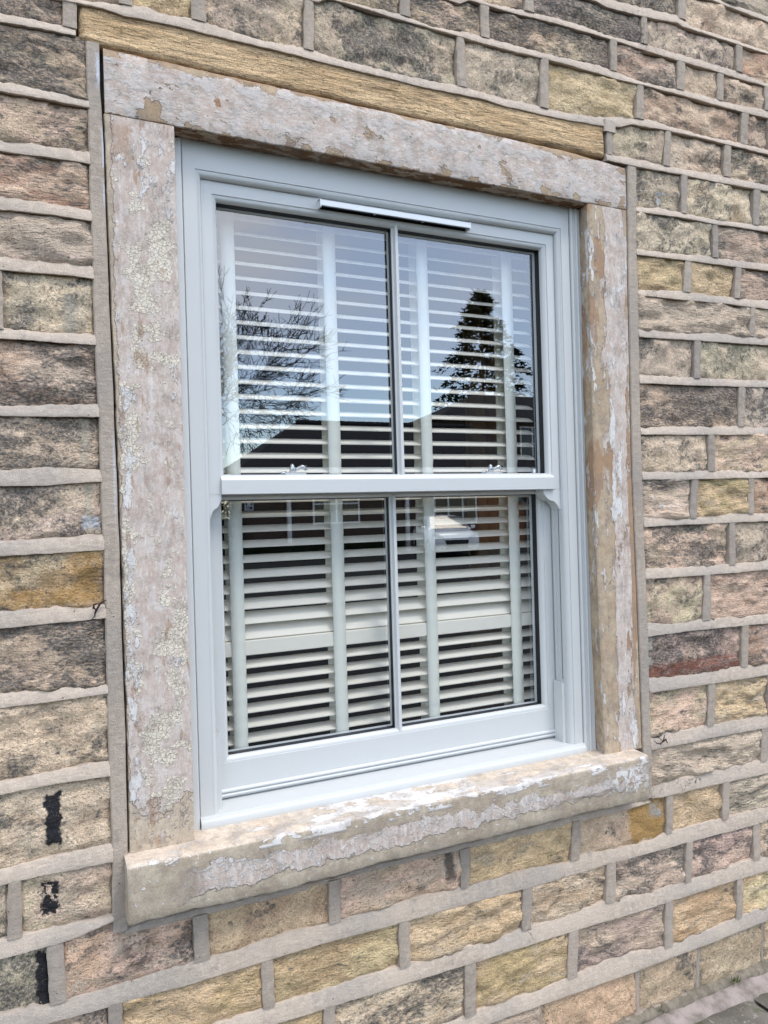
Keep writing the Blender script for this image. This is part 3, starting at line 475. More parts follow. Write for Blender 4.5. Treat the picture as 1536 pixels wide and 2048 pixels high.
# ------------------------------------------------------------------ window surround: lintel, two jambs, sill, with old paint flaking off
def paint_mat(name, fn):
    m = NT(name, 0.85, 0.2); P = m.pos(); s = m.sep(P); x, y, z = s
    f = fn(m, P, x, y, z)          # dict of masks
    med = m.noise(P, 45, 6, 0.66); fine = m.noise(P, 230, 4, 0.65); grain = m.noise(P, 600, 2)
    base = m.mix(m.map(m.noise(P, 9, 4), .38, .62), f.get('stone', (.47, .37, .24)), f.get('stone2', (.42, .31, .2)))
    base = m.mix(m.math('MULTIPLY', m.map(m.noise(m.vmath('MULTIPLY', P, f.get('grainv', (.2, 1, 1))), 90, 4, .6), .5, .7), .22), base, (.28, .19, .11))
    base = m.mix(1.0, base, m.map(grain, .25, .75, .82, 1.18, False), 'MULTIPLY'); base = m.mix(1.0, base, m.map(med, .3, .7, .78, 1.16, False), 'MULTIPLY')
    # undercoat: pinkish beige, mottled
    und = m.mix(m.map(m.noise(P, 30, 5, .62), .40, .60), (.515, .40, .33), (.585, .485, .415))
    und = m.mix(m.math('MULTIPLY', m.map(fine, .50, .64), .60), und, (.36, .29, .25))
    und = m.mix(m.math('MULTIPLY', m.map(m.noise(m.vmath('MULTIPLY', P, f.get('streak', (1, 1, .3))), 52, 6, .68), .47, .62), .55), und, (.66, .61, .575))
    und = m.mix(m.math('MULTIPLY', m.map(m.noise(m.vmath('MULTIPLY', P, f.get('streak', (1, 1, .3))), 130, 4, .65), .52, .62), .6), und, (.70, .65, .59))
    und = m.mix(m.math('MULTIPLY', m.map(med, .54, .66), .6), und, (.42, .345, .295))
    und = m.mix(m.math('MULTIPLY', m.map(m.voro(P, 125, 'DISTANCE_TO_EDGE'), .05, .02), m.map(m.noise(P, 11, 3), .40, .60, 0.0, .45)), und, (.72, .67, .60))
    # cream coat, crazed into little cells
    Pd = m.vmath('ADD', P, m.vmath('SCALE', m.noise_c(P, 90), .012))
    ce = m.voro(Pd, 120, 'DISTANCE_TO_EDGE'); ce2 = m.voro(Pd, 260, 'DISTANCE_TO_EDGE')
    crack = m.math('MINIMUM', m.map(ce, .01, .07), m.math('ADD', m.map(ce2, .01, .09), .62, True))
    cream = m.mix(m.noise(P, 22, 3), (.72, .63, .49), (.80, .73, .61))
    cream = m.mix(crack, (.40, .335, .28), cream)
    # top coat: cold white flakes
    white = m.mix(m.noise(P, 40, 4), (.64, .60, .565), (.73, .695, .65))
    white = m.mix(m.math('MULTIPLY', m.map(fine, .56, .68), .35), white, (.50, .46, .44))
    c1, c2, c3 = f['under'], f['cream'], f['white']
    crk = m.map(crack, 0.0, 0.5)
    c2 = m.math('MULTIPLY', c2, m.map(m.noise(P, 150, 3, .6), .36, .42))
    col = m.mix(c1, base, und); col = m.mix(c2, col, cream); col = m.mix(c3, col, white)
    # thin dark rim where a coat has broken off
    for c, a in ((c1, .40), (c3, .18), (c2, .10)):
        rim = m.math('MULTIPLY', m.math('MULTIPLY', c, m.math('SUBTRACT', 1.0, c)), 4.0)
        col = m.mix(m.math('MULTIPLY', rim, a), col, (.13, .085, .055))
    if 'brown' in f: col = m.mix(f['brown'], col, m.mix(med, (.30, .165, .095), (.40, .255, .155)))
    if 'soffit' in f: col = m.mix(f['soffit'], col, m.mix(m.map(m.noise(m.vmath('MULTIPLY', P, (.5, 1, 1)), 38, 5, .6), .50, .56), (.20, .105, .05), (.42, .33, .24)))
    dirt = m.map(m.noise(P, 330, 3, .7), .66, .74)
    col = m.mix(m.math('MULTIPLY', dirt, f.get('dirt', .45)), col, (.10, .095, .10))
    col = m.mix(m.math('MULTIPLY', m.map(m.noise(P, 16, 7, .74), .47, .64), .46), col, (.25, .205, .17)); col = m.mix(1.0, col, m.map(fine, .3, .7, .86, 1.10, False), 'MULTIPLY')
    m.color(col)
    h = m.math('ADD', m.math('MULTIPLY', c1, .55), m.mul(c2, crk, .26)); h = m.math('ADD', h, m.math('MULTIPLY', c3, .45))
    h = m.math('ADD', h, m.math('MULTIPLY', med, .35)); h = m.math('ADD', h, m.math('MULTIPLY', fine, .22)); h = m.math('SUBTRACT', h, m.math('MULTIPLY', dirt, .2))
    h = m.math('ADD', h, m.math('MULTIPLY', m.noise(P, 24, 5, .6), .6)); m.bump(h, .0034, 1.0)
    return m.mat
def noise_c(s, vec, scale):
    n = s.n.new('ShaderNodeTexNoise'); s._in(n.inputs['Vector'], vec); n.inputs['Scale'].default_value = scale; n.inputs['Detail'].default_value = 2
    return s.vmath('SUBTRACT', n.outputs['Color'], (.5, .5, .5))
NT.noise_c = noise_c
def thr(m, n, t, soft=.012): return m.map(n, t - soft, t + soft)
def biased(m, n, bias, t, soft=.012): return m.map(m.math('ADD', n, bias), t - soft, t + soft)

def f_left(m, P, x, y, z):
    Pz = m.vmath('MULTIPLY', P, (1, 1, .45))
    e = m.math('ADD', x, m.math('MULTIPLY', m.math('SUBTRACT', m.noise(P, 34, 5, .6), .5), .030))
    low = m.math('ADD', z, m.math('MULTIPLY', m.math('SUBTRACT', m.noise(P, 16, 6, .68), .5), .42))
    under = m.mul(m.map(e, -.1365, -.1335), m.map(low, .075, .095))
    under = m.math('MAXIMUM', under, m.mul(m.map(m.noise(P, 40, 6, .66), .54, .56), m.map(z, -.01, .03), m.map(e, -.13, -.12)))
    n1 = m.noise(P, 17, 5, .62)
    zones = m.math('ADD', m.math('ADD', m.mul(m.box(z, 1.05, 1.40, .08), m.box(x, -.105, -.02, .02), .13), m.mul(m.box(z, .82, 1.03, .05), m.box(x, -.14, -.09, .015), .14)), m.math('ADD', m.mul(m.box(z, .33, .60, .06), m.box(x, -.065, 0, .02), .12), m.mul(m.box(z, .08, .30, .04), m.box(x, -.10, -.02, .03), .13)))
    cream = m.math('MULTIPLY', biased(m, n1, m.math('ADD', zones, m.mul(m.box(x, -.14, -.105, .01), m.box(z, .30, .80, .06), .10)), .60), under)
    cream = m.math('MAXIMUM', cream, m.mul(under, m.map(m.noise(m.vmath('MULTIPLY', P, (1, 1, .38)), 85, 5, .62), .60, .63), m.map(m.noise(P, 8, 3), .42, .55), .9))
    n2 = m.noise(m.vmath('ADD', Pz, (4, 2, 9)), 24, 6, .64)
    wb = m.math('ADD', m.mul(m.box(x, -.138, -.113, .008), m.box(z, .10, 1.02, .05), .115), m.mul(m.box(x, -.03, .0, .01), m.box(z, .2, .62, .08), .05))
    wb = m.math('ADD', wb, m.mul(m.box(z, 1.40, 1.66, .05), .055))
    white = m.math('MULTIPLY', biased(m, n2, wb, .635), under)
    patch = m.mul(m.map(m.noise(m.vmath('MULTIPLY', P, (1, 1, .3)), 30, 6, .66), .585, .615), .6)
    brown = m.mul(m.box(x, -.136, -.083, .006), m.box(z, 1.50, 1.585, .012), m.map(m.noise(P, 30, 4), .44, .50), .55)
    return dict(under=under, cream=cream, white=white, brown=m.math('MAXIMUM', brown, patch), stone=(.53, .435, .33), stone2=(.48, .385, .285), grainv=(1, 1, .2), dirt=.45)
def f_right(m, P, x, y, z):
    Pz = m.vmath('MULTIPLY', P, (1, 1, .30))
    n1 = m.noise(Pz, 30, 6, .63)
    band = m.math('SUBTRACT', m.mul(m.box(x, 1.236, 1.297, .012), .20), m.mul(m.box(x, 1.299, 1.33, .004), m.box(z, .12, .75, .1), .25))
    band = m.math('ADD', band, m.mul(m.box(z, 1.10, 1.62, .12), m.map(x, 1.200, 1.225), .10))
    under = biased(m, n1, band, .58)
    n2 = m.noise(m.vmath('ADD', Pz, (7, 3, 1)), 36, 6, .62)
    wb = m.math('ADD', m.mul(m.box(x, 1.225, 1.275, .015), m.box(z, .68, 1.0, .06), .17), m.mul(m.box(z, 1.0, 1.60, .08), .06))
    wb = m.math('ADD', wb, m.mul(m.box(x, 1.165, 1.20, .008), .035)); wb = m.math('ADD', wb, m.mul(m.box(z, -.02, .22, .06), m.box(x, 1.24, 1.31, .02), .11))
    white = biased(m, n2, wb, .655)
    cream = m.math('MULTIPLY', thr(m, m.noise(P, 26, 5, .6), .66), under)
    n3 = m.noise(Pz, 13, 5, .55)
    brown = m.math('MULTIPLY', m.map(m.math('ADD', n3, m.mul(m.box(x, 1.297, 1.33, .004), m.box(z, .30, .82, .08), .2)), .535, .55), m.math('SUBTRACT', 1.0, under))
    brown = m.math('MULTIPLY', brown, .75)
    ck = m.math('MULTIPLY', m.map(m.math('ABSOLUTE', m.math('SUBTRACT', m.noise(m.vmath('MULTIPLY', P, (1, 1, .35)), 26, 5, .6), .5)), .006, .002), m.map(m.noise(P, 9, 3), .50, .56)); brown = m.math('MAXIMUM', brown, m.math('MULTIPLY', ck, .9))
    return dict(under=under, cream=cream, white=white, brown=brown, stone=(.49, .385, .27), stone2=(.44, .33, .225), grainv=(1, 1, .15), dirt=.3)
def f_lintel(m, P, x, y, z):
    Px = m.vmath('MULTIPLY', P, (.7, 1, 1))
    n1 = m.noise(Px, 20, 6, .62)
    edge = m.math('ADD', m.math('MULTIPLY', m.map(z, 1.626, 1.602), -.10), m.math('MULTIPLY', m.map(z, 1.718, 1.738), -.16))
    edge = m.math('ADD', edge, m.mul(m.map(x, 1.27, 1.31), m.map(z, 1.64, 1.70), -.16))
    under = biased(m, n1, edge, .385)
    white = biased(m, m.noise(m.vmath('ADD', Px, (2, 5, 1)), 26, 6, .66), m.mul(m.map(z, 1.66, 1.61), m.map(x, .1, .9), .05), .535, .06)
    white = m.math('MULTIPLY', m.math('MULTIPLY', white, .62), under)
    cream = m.mul(thr(m, m.noise(P, 33, 5, .6), .60), under, .7)
    hx = m.math('SUBTRACT', x, .100); hz = m.math('SUBTRACT', z, 1.672); d = m.math('SQRT', m.math('ADD', m.math('MULTIPLY', hx, hx), m.mul(hz, hz, .35)))
    d = m.math('ADD', d, m.math('MULTIPLY', m.math('SUBTRACT', m.noise(P, 90, 3), .5), .02))
    brown = m.math('MAXIMUM', m.map(d, .008, .006), m.math('MULTIPLY', m.map(m.math('ADD', z, m.math('MULTIPLY', m.math('SUBTRACT', m.noise(P, 50, 4), .5), .02)), 1.735, 1.740), .9))
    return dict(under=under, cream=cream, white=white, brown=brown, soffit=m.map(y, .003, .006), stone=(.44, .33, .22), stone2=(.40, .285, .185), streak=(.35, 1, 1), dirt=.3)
def f_sill(m, P, x, y, z):
    Px = m.vmath('MULTIPLY', P, (.45, 1, 1))
    n1 = m.noise(P, 19, 6, .62); zz = m.math('ADD', z, m.math('MULTIPLY', m.math('SUBTRACT', n1, .5), .085))
    lo = m.map(x, -.1, .9, -.102, -.085, False); band = m.math('MULTIPLY', m.map(m.math('SUBTRACT', zz, lo), -.0015, .0015), m.map(m.math('SUBTRACT', zz, m.map(x, .1, 1.2, -.040, -.056, False)), .0015, -.0015))
    front = m.map(y, -.052, -.056)
    under = m.mul(band, front, m.map(x, -.06, .02), m.map(m.math('ADD', m.math('MULTIPLY', m.noise(Px, 8, 3), .5), m.map(x, .82, 1.2, 0.0, -.12)), .10, .14))
    rimn = m.noise(P, 75, 4, .6)
    edge = m.math('ADD', m.math('ABSOLUTE', m.math('SUBTRACT', zz, -.0975)), 0)
    rim = m.math('MULTIPLY', m.map(m.math('ADD', m.math('MULTIPLY', m.math('ABSOLUTE', m.math('SUBTRACT', m.math('SUBTRACT', zz, lo), .027)), -1.0), m.math('MULTIPLY', rimn, .045)), -.006, .002, 1.0, 0.0), band)
    w1 = m.math('MAXIMUM', m.mul(rim, under, m.map(rimn, .40, .47)), m.mul(under, m.math('MAXIMUM', m.map(m.noise(P, 48, 5, .6, 1.2), .56, .60), m.math('MULTIPLY', m.map(m.math('ABSOLUTE', m.math('SUBTRACT', m.voro(m.vmath('ADD', P, m.vmath('SCALE', m.noise_c(P, 70), .010)), 62), .42)), .075, .035), m.map(m.noise(P, 17, 3), .45, .55, 0, .75)))))
    arr = m.mul(m.box(z, -.030, -.006, .004), m.map(m.math('ADD', m.noise(Px, 30, 5, .62), m.mul(m.box(x, .12, 1.0, .15), .05)), .545, .56))
    topw = m.mul(m.map(z, -.012, -.009), m.map(m.math('ADD', m.noise(Px, 22, 6, .62), m.mul(m.box(x, .28, .74, .10), .12)), .615, .63))
    endw = m.mul(front, m.box(x, 1.14, 1.28, .03), m.map(m.noise(P, 44, 5, .65), .50, .53), m.box(z, -.10, -.03, .01))
    spat = m.mul(front, m.map(m.noise(P, 95, 4, .6), .64, .655))
    white = m.math('MAXIMUM', m.math('MAXIMUM', m.math('MULTIPLY', w1, .85), arr), m.math('MAXIMUM', topw, m.math('MAXIMUM', endw, spat)))
    cream = m.math('MULTIPLY', front, 0.0)
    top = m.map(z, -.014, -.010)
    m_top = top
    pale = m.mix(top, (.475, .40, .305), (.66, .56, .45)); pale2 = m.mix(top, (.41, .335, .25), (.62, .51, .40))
    return dict(under=under, cream=cream, white=white, stone=pale, stone2=pale2, grainv=(.12, 1, 1), dirt=.35)

sur = thing('window_surround', 'weathered stone window surround with flaking pink, cream and white paint round the sash window', 'window surround', (0.58, 0, -.13))
M_LJ, M_RJ = paint_mat('flaking_paint_left', f_left), paint_mat('flaking_paint_right', f_right)
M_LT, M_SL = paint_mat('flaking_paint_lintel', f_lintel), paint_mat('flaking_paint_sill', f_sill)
def arr_(a, n=3, r=.004, cx=0, cy=0, a0=0, a1=90): return [(cx + r * math.cos(math.radians(t)), cy + r * math.sin(math.radians(t))) for t in np.linspace(a0, a1, n)]
# jambs: plan outline (x, y) swept up z, outer edge follows the ragged side joint
def jamb(side, mat, z0, z1):
    zs = np.linspace(z0, z1, 110); rings = []
    for z in zs:
        k = lambda s, a, f=60: a * float(fbm(z * f, s, 11 + side, 4, .6))
        if side == 0:
            xo = float(np.interp(-z, -VL[:, 0], VL[:, 2])) + .0036 + k(1, .004); xi = .001 + k(2, .002, 30)
            prof = [(xo, .05), (xo, .004), (xo + .0015, .001), (xo + .005, k(3, .003))] + [(xo + .005 + (xi - xo - .009) * t, k(4 + t, .0025, 22)) for t in (.2, .4, .6, .8)] + [(xi - .004, k(5, .0015)), (xi - .001, .0012), (xi, .004), (xi - .002, .06)]
        else:
            xo = float(np.interp(-z, -VR[:, 0], VR[:, 1])) - .0035 + k(1, .003); xi = float(np.interp(z, [0, .35, .72, 1.6], [1.180, 1.173, 1.169, 1.171])) + k(2, .003, 25)
            prof = [(xi + .010, .06), (xi + .002, .010), (xi + .001, .004), (xi + .004, .001), (xi + .008, k(3, .003))] + [(xi + .008 + (xo - xi - .013) * t, k(4 + t, .003, 22)) for t in (.2, .4, .6, .8)] + [(xo - .004, k(5, .002)), (xo - .001, .0015), (xo, .005), (xo, .05)]
        rings.append([(a, b, z) for a, b in prof])
    b = MB(); b.loft(rings); return b.build('jamb', mat, sur, auto=35)
jamb(0, M_LJ, -.004, 1.5985); jamb(1, M_RJ, -.006, 1.5985)
# lintel: section (y, z) swept along x
ltop = np.array([[-147, 1742], [251, 1741], [435, 1738], [866, 1739], [1090, 1739], [1318, 1727]]) / 1000
rings = []
for x in np.linspace(-.1455, 1.3185, 170):
    k = lambda s, a, f=40: a * float(fbm(x * f, s, 23, 4, .6))
    zt = float(np.interp(x, ltop[:, 0], ltop[:, 1])) + k(1, .004); zb = 1.6005 + k(2, .003, 35)
    rings.append([(x, b, c) for b, c in [(.06, zb + .002), (.004, zb), (.001, zb + .0015), (k(3, .002), zb + .005), (k(4, .003, 18), 1.64), (k(5, .003, 18), 1.68), (k(6, .003, 18), 1.715), (.0005 + k(7, .002), zt - .005), (.003, zt - .001), (.006, zt), (.05, zt)]])
b = MB(); b.loft(rings); b.build('lintel', M_LT, sur, auto=35)
# sill
sbot = np.array([[-149, -134], [-107, -131], [-21, -131], [150, -136], [273, -135], [428, -129], [587, -131], [771, -133], [999, -130], [1112, -131], [1287, -139]]) / 1000
rings = []
for x in np.linspace(-.150, 1.289, 260):
    k = lambda s, a, f=40: a * float(fbm(x * f, s, 41, 5, .62))
    zb = float(np.interp(x, sbot[:, 0], sbot[:, 1])) + k(1, .007, 30) + max(0, k(9, .03, 9) - .005); chip = max(0.0, k(2, .012, 45) - .001)
    en = min(1.0, min(x + .150, 1.289 - x) / .006); fy = -.060 + .004 * (1 - en) ** 2
    zt = -.0095 + k(4, .0025, 50)
    rings.append([(x, b, c) for b, c in [(.09, .0005), (.03, -.0035), (-.02, -.0055 + k(6, .002, 20)), (-.050, -.0075 + k(7, .002, 30)), (fy + .004 + chip * .5, zt + .001), (fy + .0012 + chip * .3, zt - .002), (fy + k(8, .001), zt - .007 - chip * .4), (fy + k(10, .003, 14), -.04), (fy + k(11, .003, 14), -.075), (fy + k(12, .003, 14), -.105), (fy + k(13, .002), zb + .008), (fy + .003, zb + .002), (fy + .010, zb), (.03, zb - .003)]])
b = MB(); b.loft(rings); b.build('sill', M_SL, sur, auto=40)
# ------------------------------------------------------------------ the sash window
def joinery():
    m = NT('pale_grey_paint', 0.38, 0.45); P = m.pos()
    g = m.noise(P, 14, 4, .6); m.color(m.mix(g, (.550, .558, .545), (.575, .583, .57)))
    h = m.math('ADD', m.noise(m.vmath('MULTIPLY', P, (.25, 1, 1)), 300, 3), m.math('MULTIPLY', m.noise(P, 12, 2), .5)); m.bump(h, .0006, .35)
    return m.mat
M_PAINT = joinery()
M_BLACK = plain('black_spacer', (.012, .012, .014), .45, .3)
M_CHROME = plain('satin_chrome', (.62, .64, .66), .22, .5, 1.0)
M_WHITEPL = plain('white_plastic', (.72, .75, .78), .35, .4)
M_BRUSH = plain('grey_brush_pile', (.20, .21, .22), .9, .1)
def glass_mat():
    m = NT('window_glass', 0.0); t = m.t
    for n in list(m.n): m.n.remove(n)
    out = m.n.new('ShaderNodeOutputMaterial'); tr = m.n.new('ShaderNodeBsdfTransparent'); gl = m.n.new('ShaderNodeBsdfGlossy'); mx = m.n.new('ShaderNodeMixShader')
    tr.inputs[0].default_value = (.98, .99, .985, 1); gl.inputs['Roughness'].default_value = 0.0
    ge = m.n.new('ShaderNodeNewGeometry'); c = m.math('ABSOLUTE', m.vmath('DOT_PRODUCT', ge.outputs['Incoming'], ge.outputs['Normal']))
    om = m.math('SUBTRACT', 1.0, c); p5 = m.math('POWER', om, 5.0); f = m.math('MULTIPLY_ADD', p5, .85); f.node.inputs[2].default_value = GLASS_R
    m.l.new(f, mx.inputs[0]); m.l.new(tr.outputs[0], mx.inputs[1]); m.l.new(gl.outputs[0], mx.inputs[2]); m.l.new(mx.outputs[0], out.inputs[0])
    return m.mat
GLASS_R = 0.23
M_GLASS = glass_mat()
win = thing('sash_window', 'pale grey vertical sliding sash window with two panes in each sash', 'window', (.58, .06, 0))
def q(cx, cz, r, a0, a1, n=5): return [(cx + r * math.cos(math.radians(t)), cz + r * math.sin(math.radians(t))) for t in np.linspace(a0, a1, n)]
def frame_profile(kind):
    """(inward offset, depth) section: 'outer' box frame with ovolo, 'sash' stile with ovolo"""
    if kind == 'outer': return [(0.0, .13), (0.0, .054), (.0015, .052), (.0295, .052), (.0300, .0545), (.0315, .0545)] + [(.0315 + .0125 * math.sin(t), .0535 + .0125 * (1 - math.cos(t))) for t in np.linspace(.15, math.pi / 2, 6)] + [(.044, .072), (.044, .13)]
def mitred(prof, x0, x1, z0, z1, bottom=False):
    """frame of section prof (offset inwards, depth y) round the rectangle, mitred corners; open at the bottom unless asked"""
    b = MB(); n = len(prof)
    def ring(cx, cz, sx, sz): return [(cx + sx * o, y, cz + sz * o) for o, y in prof]
    A, B, C, D = ring(x0, z0, 1, 1 if bottom else 0), ring(x0, z1, 1, -1), ring(x1, z1, -1, -1), ring(x1, z0, -1, 1 if bottom else 0)
    return A, B, C, D
def frame_mesh(prof, x0, x1, z0, z1, bottom, head=0.0):
    A, B, C, D = mitred(prof, x0, x1, z0, z1, bottom); b = MB()
    B, C = [[(p[0], p[1], p[2] - (head if o[0] > .001 else 0)) for p, o in zip(R, prof)] for R in (B, C)]   # the head is wider than the jambs
    b.loft([A, B, C, D] + ([A] if bottom else []), cap=not bottom)
    return b
# fixed outer frame
frame_mesh(frame_profile('outer'), .0250, 1.1435, -.012, 1.6030, False, .0380).build('outer_frame', M_PAINT, win, auto=30)
b = MB(); b.sweep_z([(.0025, .13), (.0025, .050), (.004, .0475), (.0195, .0455), (.0222, .047), (.0232, .050), (.0232, .13)], [-.0105, 1.5975]); b.build('cover_strip', M_PAINT, win, auto=40)
pr = [(1.1455, .13), (1.1455, .0505)] + [(1.150 + .0045 * math.cos(t), .0505 - .0055 * math.sin(t)) for t in np.linspace(math.pi, 0, 7)] + [(1.1555, .0515), (1.163, .0500)] + [(1.167 + .004 * math.cos(t), .0500 - .006 * math.sin(t)) for t in np.linspace(math.pi, 0, 7)] + [(1.1715, .050), (1.185, .047), (1.187, .13)]
b = MB(); b.sweep_z(pr, [-.0105, 1.600]); b.build('cover_strip', M_PAINT, win, auto=40)
# right-hand channel for the sliding sash, with brush pile and limit track; left one mirrored
for s, xw in ((1, 1.1005), (-1, .068)):
    b = MB(); b.box(min(xw, xw + s * .022), max(xw, xw + s * .022), .0765, .17, .02, 1.50)
    b.box(min(xw - s * .005, xw), max(xw - s * .005, xw), .1005, .108, .02, .76, bv=.0015)
    o = b.build('sash_channel', M_PAINT, win)
    b = MB(); b.box(min(xw - s * .0015, xw), max(xw - s * .0015, xw), .0805, .0840, .21, .72); b.build('brush_pile', M_BRUSH, o)
    b = MB(); b.box(min(xw - s * .004, xw), max(xw - s * .004, xw), .0855, .0875, .20, .72); b.build('limit_track', M_PAINT, o)
    b = MB(); xa = xw - s * .0125
    b.add([(xa, .0735, .012), (xw, .0735, .012), (xw, .0735, .196), (xa, .0735, .205), (xa, .113, .012), (xw, .113, .012), (xw, .113, .196), (xa, .113, .205)], [(0, 1, 2, 3), (4, 7, 6, 5), (0, 3, 7, 4), (1, 5, 6, 2), (3, 2, 6, 7), (0, 4, 5, 1)])
    b.build('stop_block', M_PAINT, win)
# sill of the frame
sp = [(.125, .030), (.112, .0290), (.052, .0225), (.048, .0225), (.0455, .0210), (.0450, .0185), (.0435, .0165), (.0420, .0140), (.0405, .0135), (.0395, .0115), (.0395, .006), (.0390, .0005), (.0415, -.0070), (.044, -.0092), (.125, -.0092)]
b = MB(); b.sweep_x(sp, [.0245, 1.1450]); b.build('frame_sill', M_PAINT, win, auto=28)
M_SEAL = plain('white_sealant', (.66, .69, .71), .5, .3)
b = MB(); xs = np.linspace(.004, 1.172, 70)
b.loft([[(x, .050, -.0105), (x, .0405 + .0015 * float(fbm(x * 25, 0, 3)), -.0075), (x, .036 + .004 * float(fbm(x * 30, 3, 3)), -.0062 + .0005), (x, .033 + .006 * float(fbm(x * 22, 9, 3)), -.0045 - .001)] for x in xs], closed=False)
b.build('sealant_bead', M_SEAL, win, smooth=True)
# upper sash (outside plane)
Yu = .070
def sash(x0, x1, z0, z1, yf, yg, wl_, wt, wb, name, zlow=None, top=True):
    """stiles and rails, each with an ovolo towards the glass, mitred"""
    b = MB(); ov = .0115
    def prof(w): return [(0, yf + .042), (0, yf), (w - ov - .0016, yf), (w - ov - .0012, yf + .0026), (w - ov, yf + .0026)] + [(w - ov + ov * math.sin(t), yf + .0026 + (yg - yf - .0036) * (1 - math.cos(t))) for t in np.linspace(.1, math.pi / 2, 6)] + [(w, yg), (w, yf + .042)]
    P = {'l': prof(wl_), 'r': prof(wl_), 't': prof(wt), 'b': prof(wb)}
    n = len(P['l'])
    def corner(xs, zs, a, c):     # offsets of vertical and horizontal members
        return [(xs[0] + xs[1] * P[a][i][0], P[a][i][1], zs[0] + zs[1] * P[c][i][0]) for i in range(n)]
    c0 = corner((x0, 1), (z0, 1), 'l', 'b'); c1 = corner((x0, 1), (z1, -1), 'l', 't'); c2 = corner((x1, -1), (z1, -1), 'r', 't'); c3 = corner((x1, -1), (z0, 1), 'r', 'b')
    b.loft([c0, c1, c2, c3, c0], cap=False); return b
b = sash(.0703, 1.0980, .7725, 1.5198, Yu, .0885,   .0385, .0430, .0475, 'upper')
upper = b.build('upper_sash', M_PAINT, win, auto=28)
# the meeting rail stands proud of the stiles
b = MB(); b.sweep_x([(.072, .7720), (.0620, .7720), (.0610, .7732), (.0610, .8062), (.0622, .8080), (.0665, .8088), (.0668, .8100), (.0690, .8135), (.0740, .8170), (.0800, .8182), (.0880, .8184), (.0880, .7900)], [.0985, 1.0745]); b.build('meeting_rail', M_PAINT, upper, auto=30)
def horn(s, xo, xi):
    b = MB(); d = xi - xo                                   # d: width signed towards the glass
    pts = [(0, 0), (1.0, 0), (1.0, -.010), (.98, -.0125)] + [(.97 - .55 * t, -.0125 - .022 * (t ** 1.0) - .006 * math.sin(math.pi * t)) for t in (0.05, .2, .4, .6, .8, 1.0)] + [(.40 - .28 * t, -.0355 - .017 * t + .002 * math.sin(math.pi * t)) for t in (.3, .6, 1.0)] + [(.05, -.0600), (0, -.0600)]
    outl = [(xo + d * a, .7722 + c) for a, c in pts]
    y0, y1 = Yu + .0003, Yu + .038; n = len(outl)
    vs = [(x, y0, z) for x, z in outl] + [(x, y1, z) for x, z in outl]
    b.add(vs, [tuple(range(n)), tuple(range(2 * n - 1, n - 1, -1))] + [(i, (i + 1) % n, n + (i + 1) % n, n + i) for i in range(n)])
    return b.build('sash_horn', M_PAINT, upper, auto=35)
horn(1, .0686, .0990); horn(-1, 1.0994, 1.0390)
# lower sash (inside plane)
Yl = .1160
b = sash(.0720, 1.0960, .0330, .8050, Yl, .1330, .0390, .0450, .0980, 'lower'); lower = b.build('lower_sash', M_PAINT, win, auto=28)
b = MB()
for zc, r in ((.0500, .0052), (.0400, .0046)):
    b.sweep_x([(Yl + .001, zc - r)] + [(Yl - .0062 * math.cos(t), zc + r * math.sin(t)) for t in np.linspace(-math.pi / 2, math.pi / 2, 8)] + [(Yl + .001, zc + r)], [.0725, 1.0955])
b.build('drip_bead', M_PAINT, lower, auto=40)
def bar(parent, xc, z0, z1, yg, w=.0200):
    b = MB(); h = w / 2
    b.sweep_z([(xc - h, yg + .001), (xc - h, yg - .003), (xc - h + .0035, yg - .0045), (xc - h + .0060, yg - .0125), (xc - .0035, yg - .0140), (xc + .0035, yg - .0140), (xc + h - .0060, yg - .0125), (xc + h - .0035, yg - .0045), (xc + h, yg - .003), (xc + h, yg + .001)], [z0, z1])
    o = b.build('glazing_bar', M_PAINT, parent, auto=30)
bar(upper, .5865, .8165, 1.4880, .0885); bar(lower, .5790, .1220, .7640, .1330)
def glazing(parent, x0, x1, z0, z1, yg, xm):
    yp = yg + .0190
    for a, c in ((x0, xm - .0075), (xm + .0075, x1)):
        MB().add([(a, yp, z0), (c, yp, z0), (c, yp, z1), (a, yp, z1)], [(0, 1, 2, 3)]).build('pane', M_GLASS, parent)
    b = MB(); d0, d1 = yg + .0002, yp + .0010       # black glazing gasket lining the rebate in front of the glass
    b.box(x0 - .006, x0 + .0010, d0, d1, z0, z1); b.box(x1 - .0010, x1 + .006, d0, d1, z0, z1); b.box(x0 - .006, x1 + .006, d0, d1, z1 - .0012, z1 + .005); b.box(x0 - .006, x1 + .006, d0, d1, z0 - .005, z0 + .0012)
    b.box(xm - .0085, xm + .0085, d0 + .001, d1, z0 + .002, z1 - .002)
    o = b.build('gasket', M_BLACK, parent)
    b = MB(); e = .0030; y0, y1 = d1 + .0003, d1 + .010          # inner lip of the sash, seen as a pale line beside the black
    b.box(x0 - .010, x0 + e, y0, y1, z0, z1); b.box(x1 - e, x1 + .010, y0, y1, z0, z1); b.box(x0, x1, y0, y1, z1 - e, z1 + .010); b.box(x0, x1, y0, y1, z0 - .010, z0 + e)
    b.box(xm - .0095, xm + .0095, y0, y1, z0 + .003, z1 - .003)
    b.build('inner_lip', M_WHITEPL, parent)
glazing(upper, .1085, 1.0595, .8190, 1.4770, .0887, .5865); glazing(lower, .1110, 1.0570, .1310, .7600, .1332, .5790)
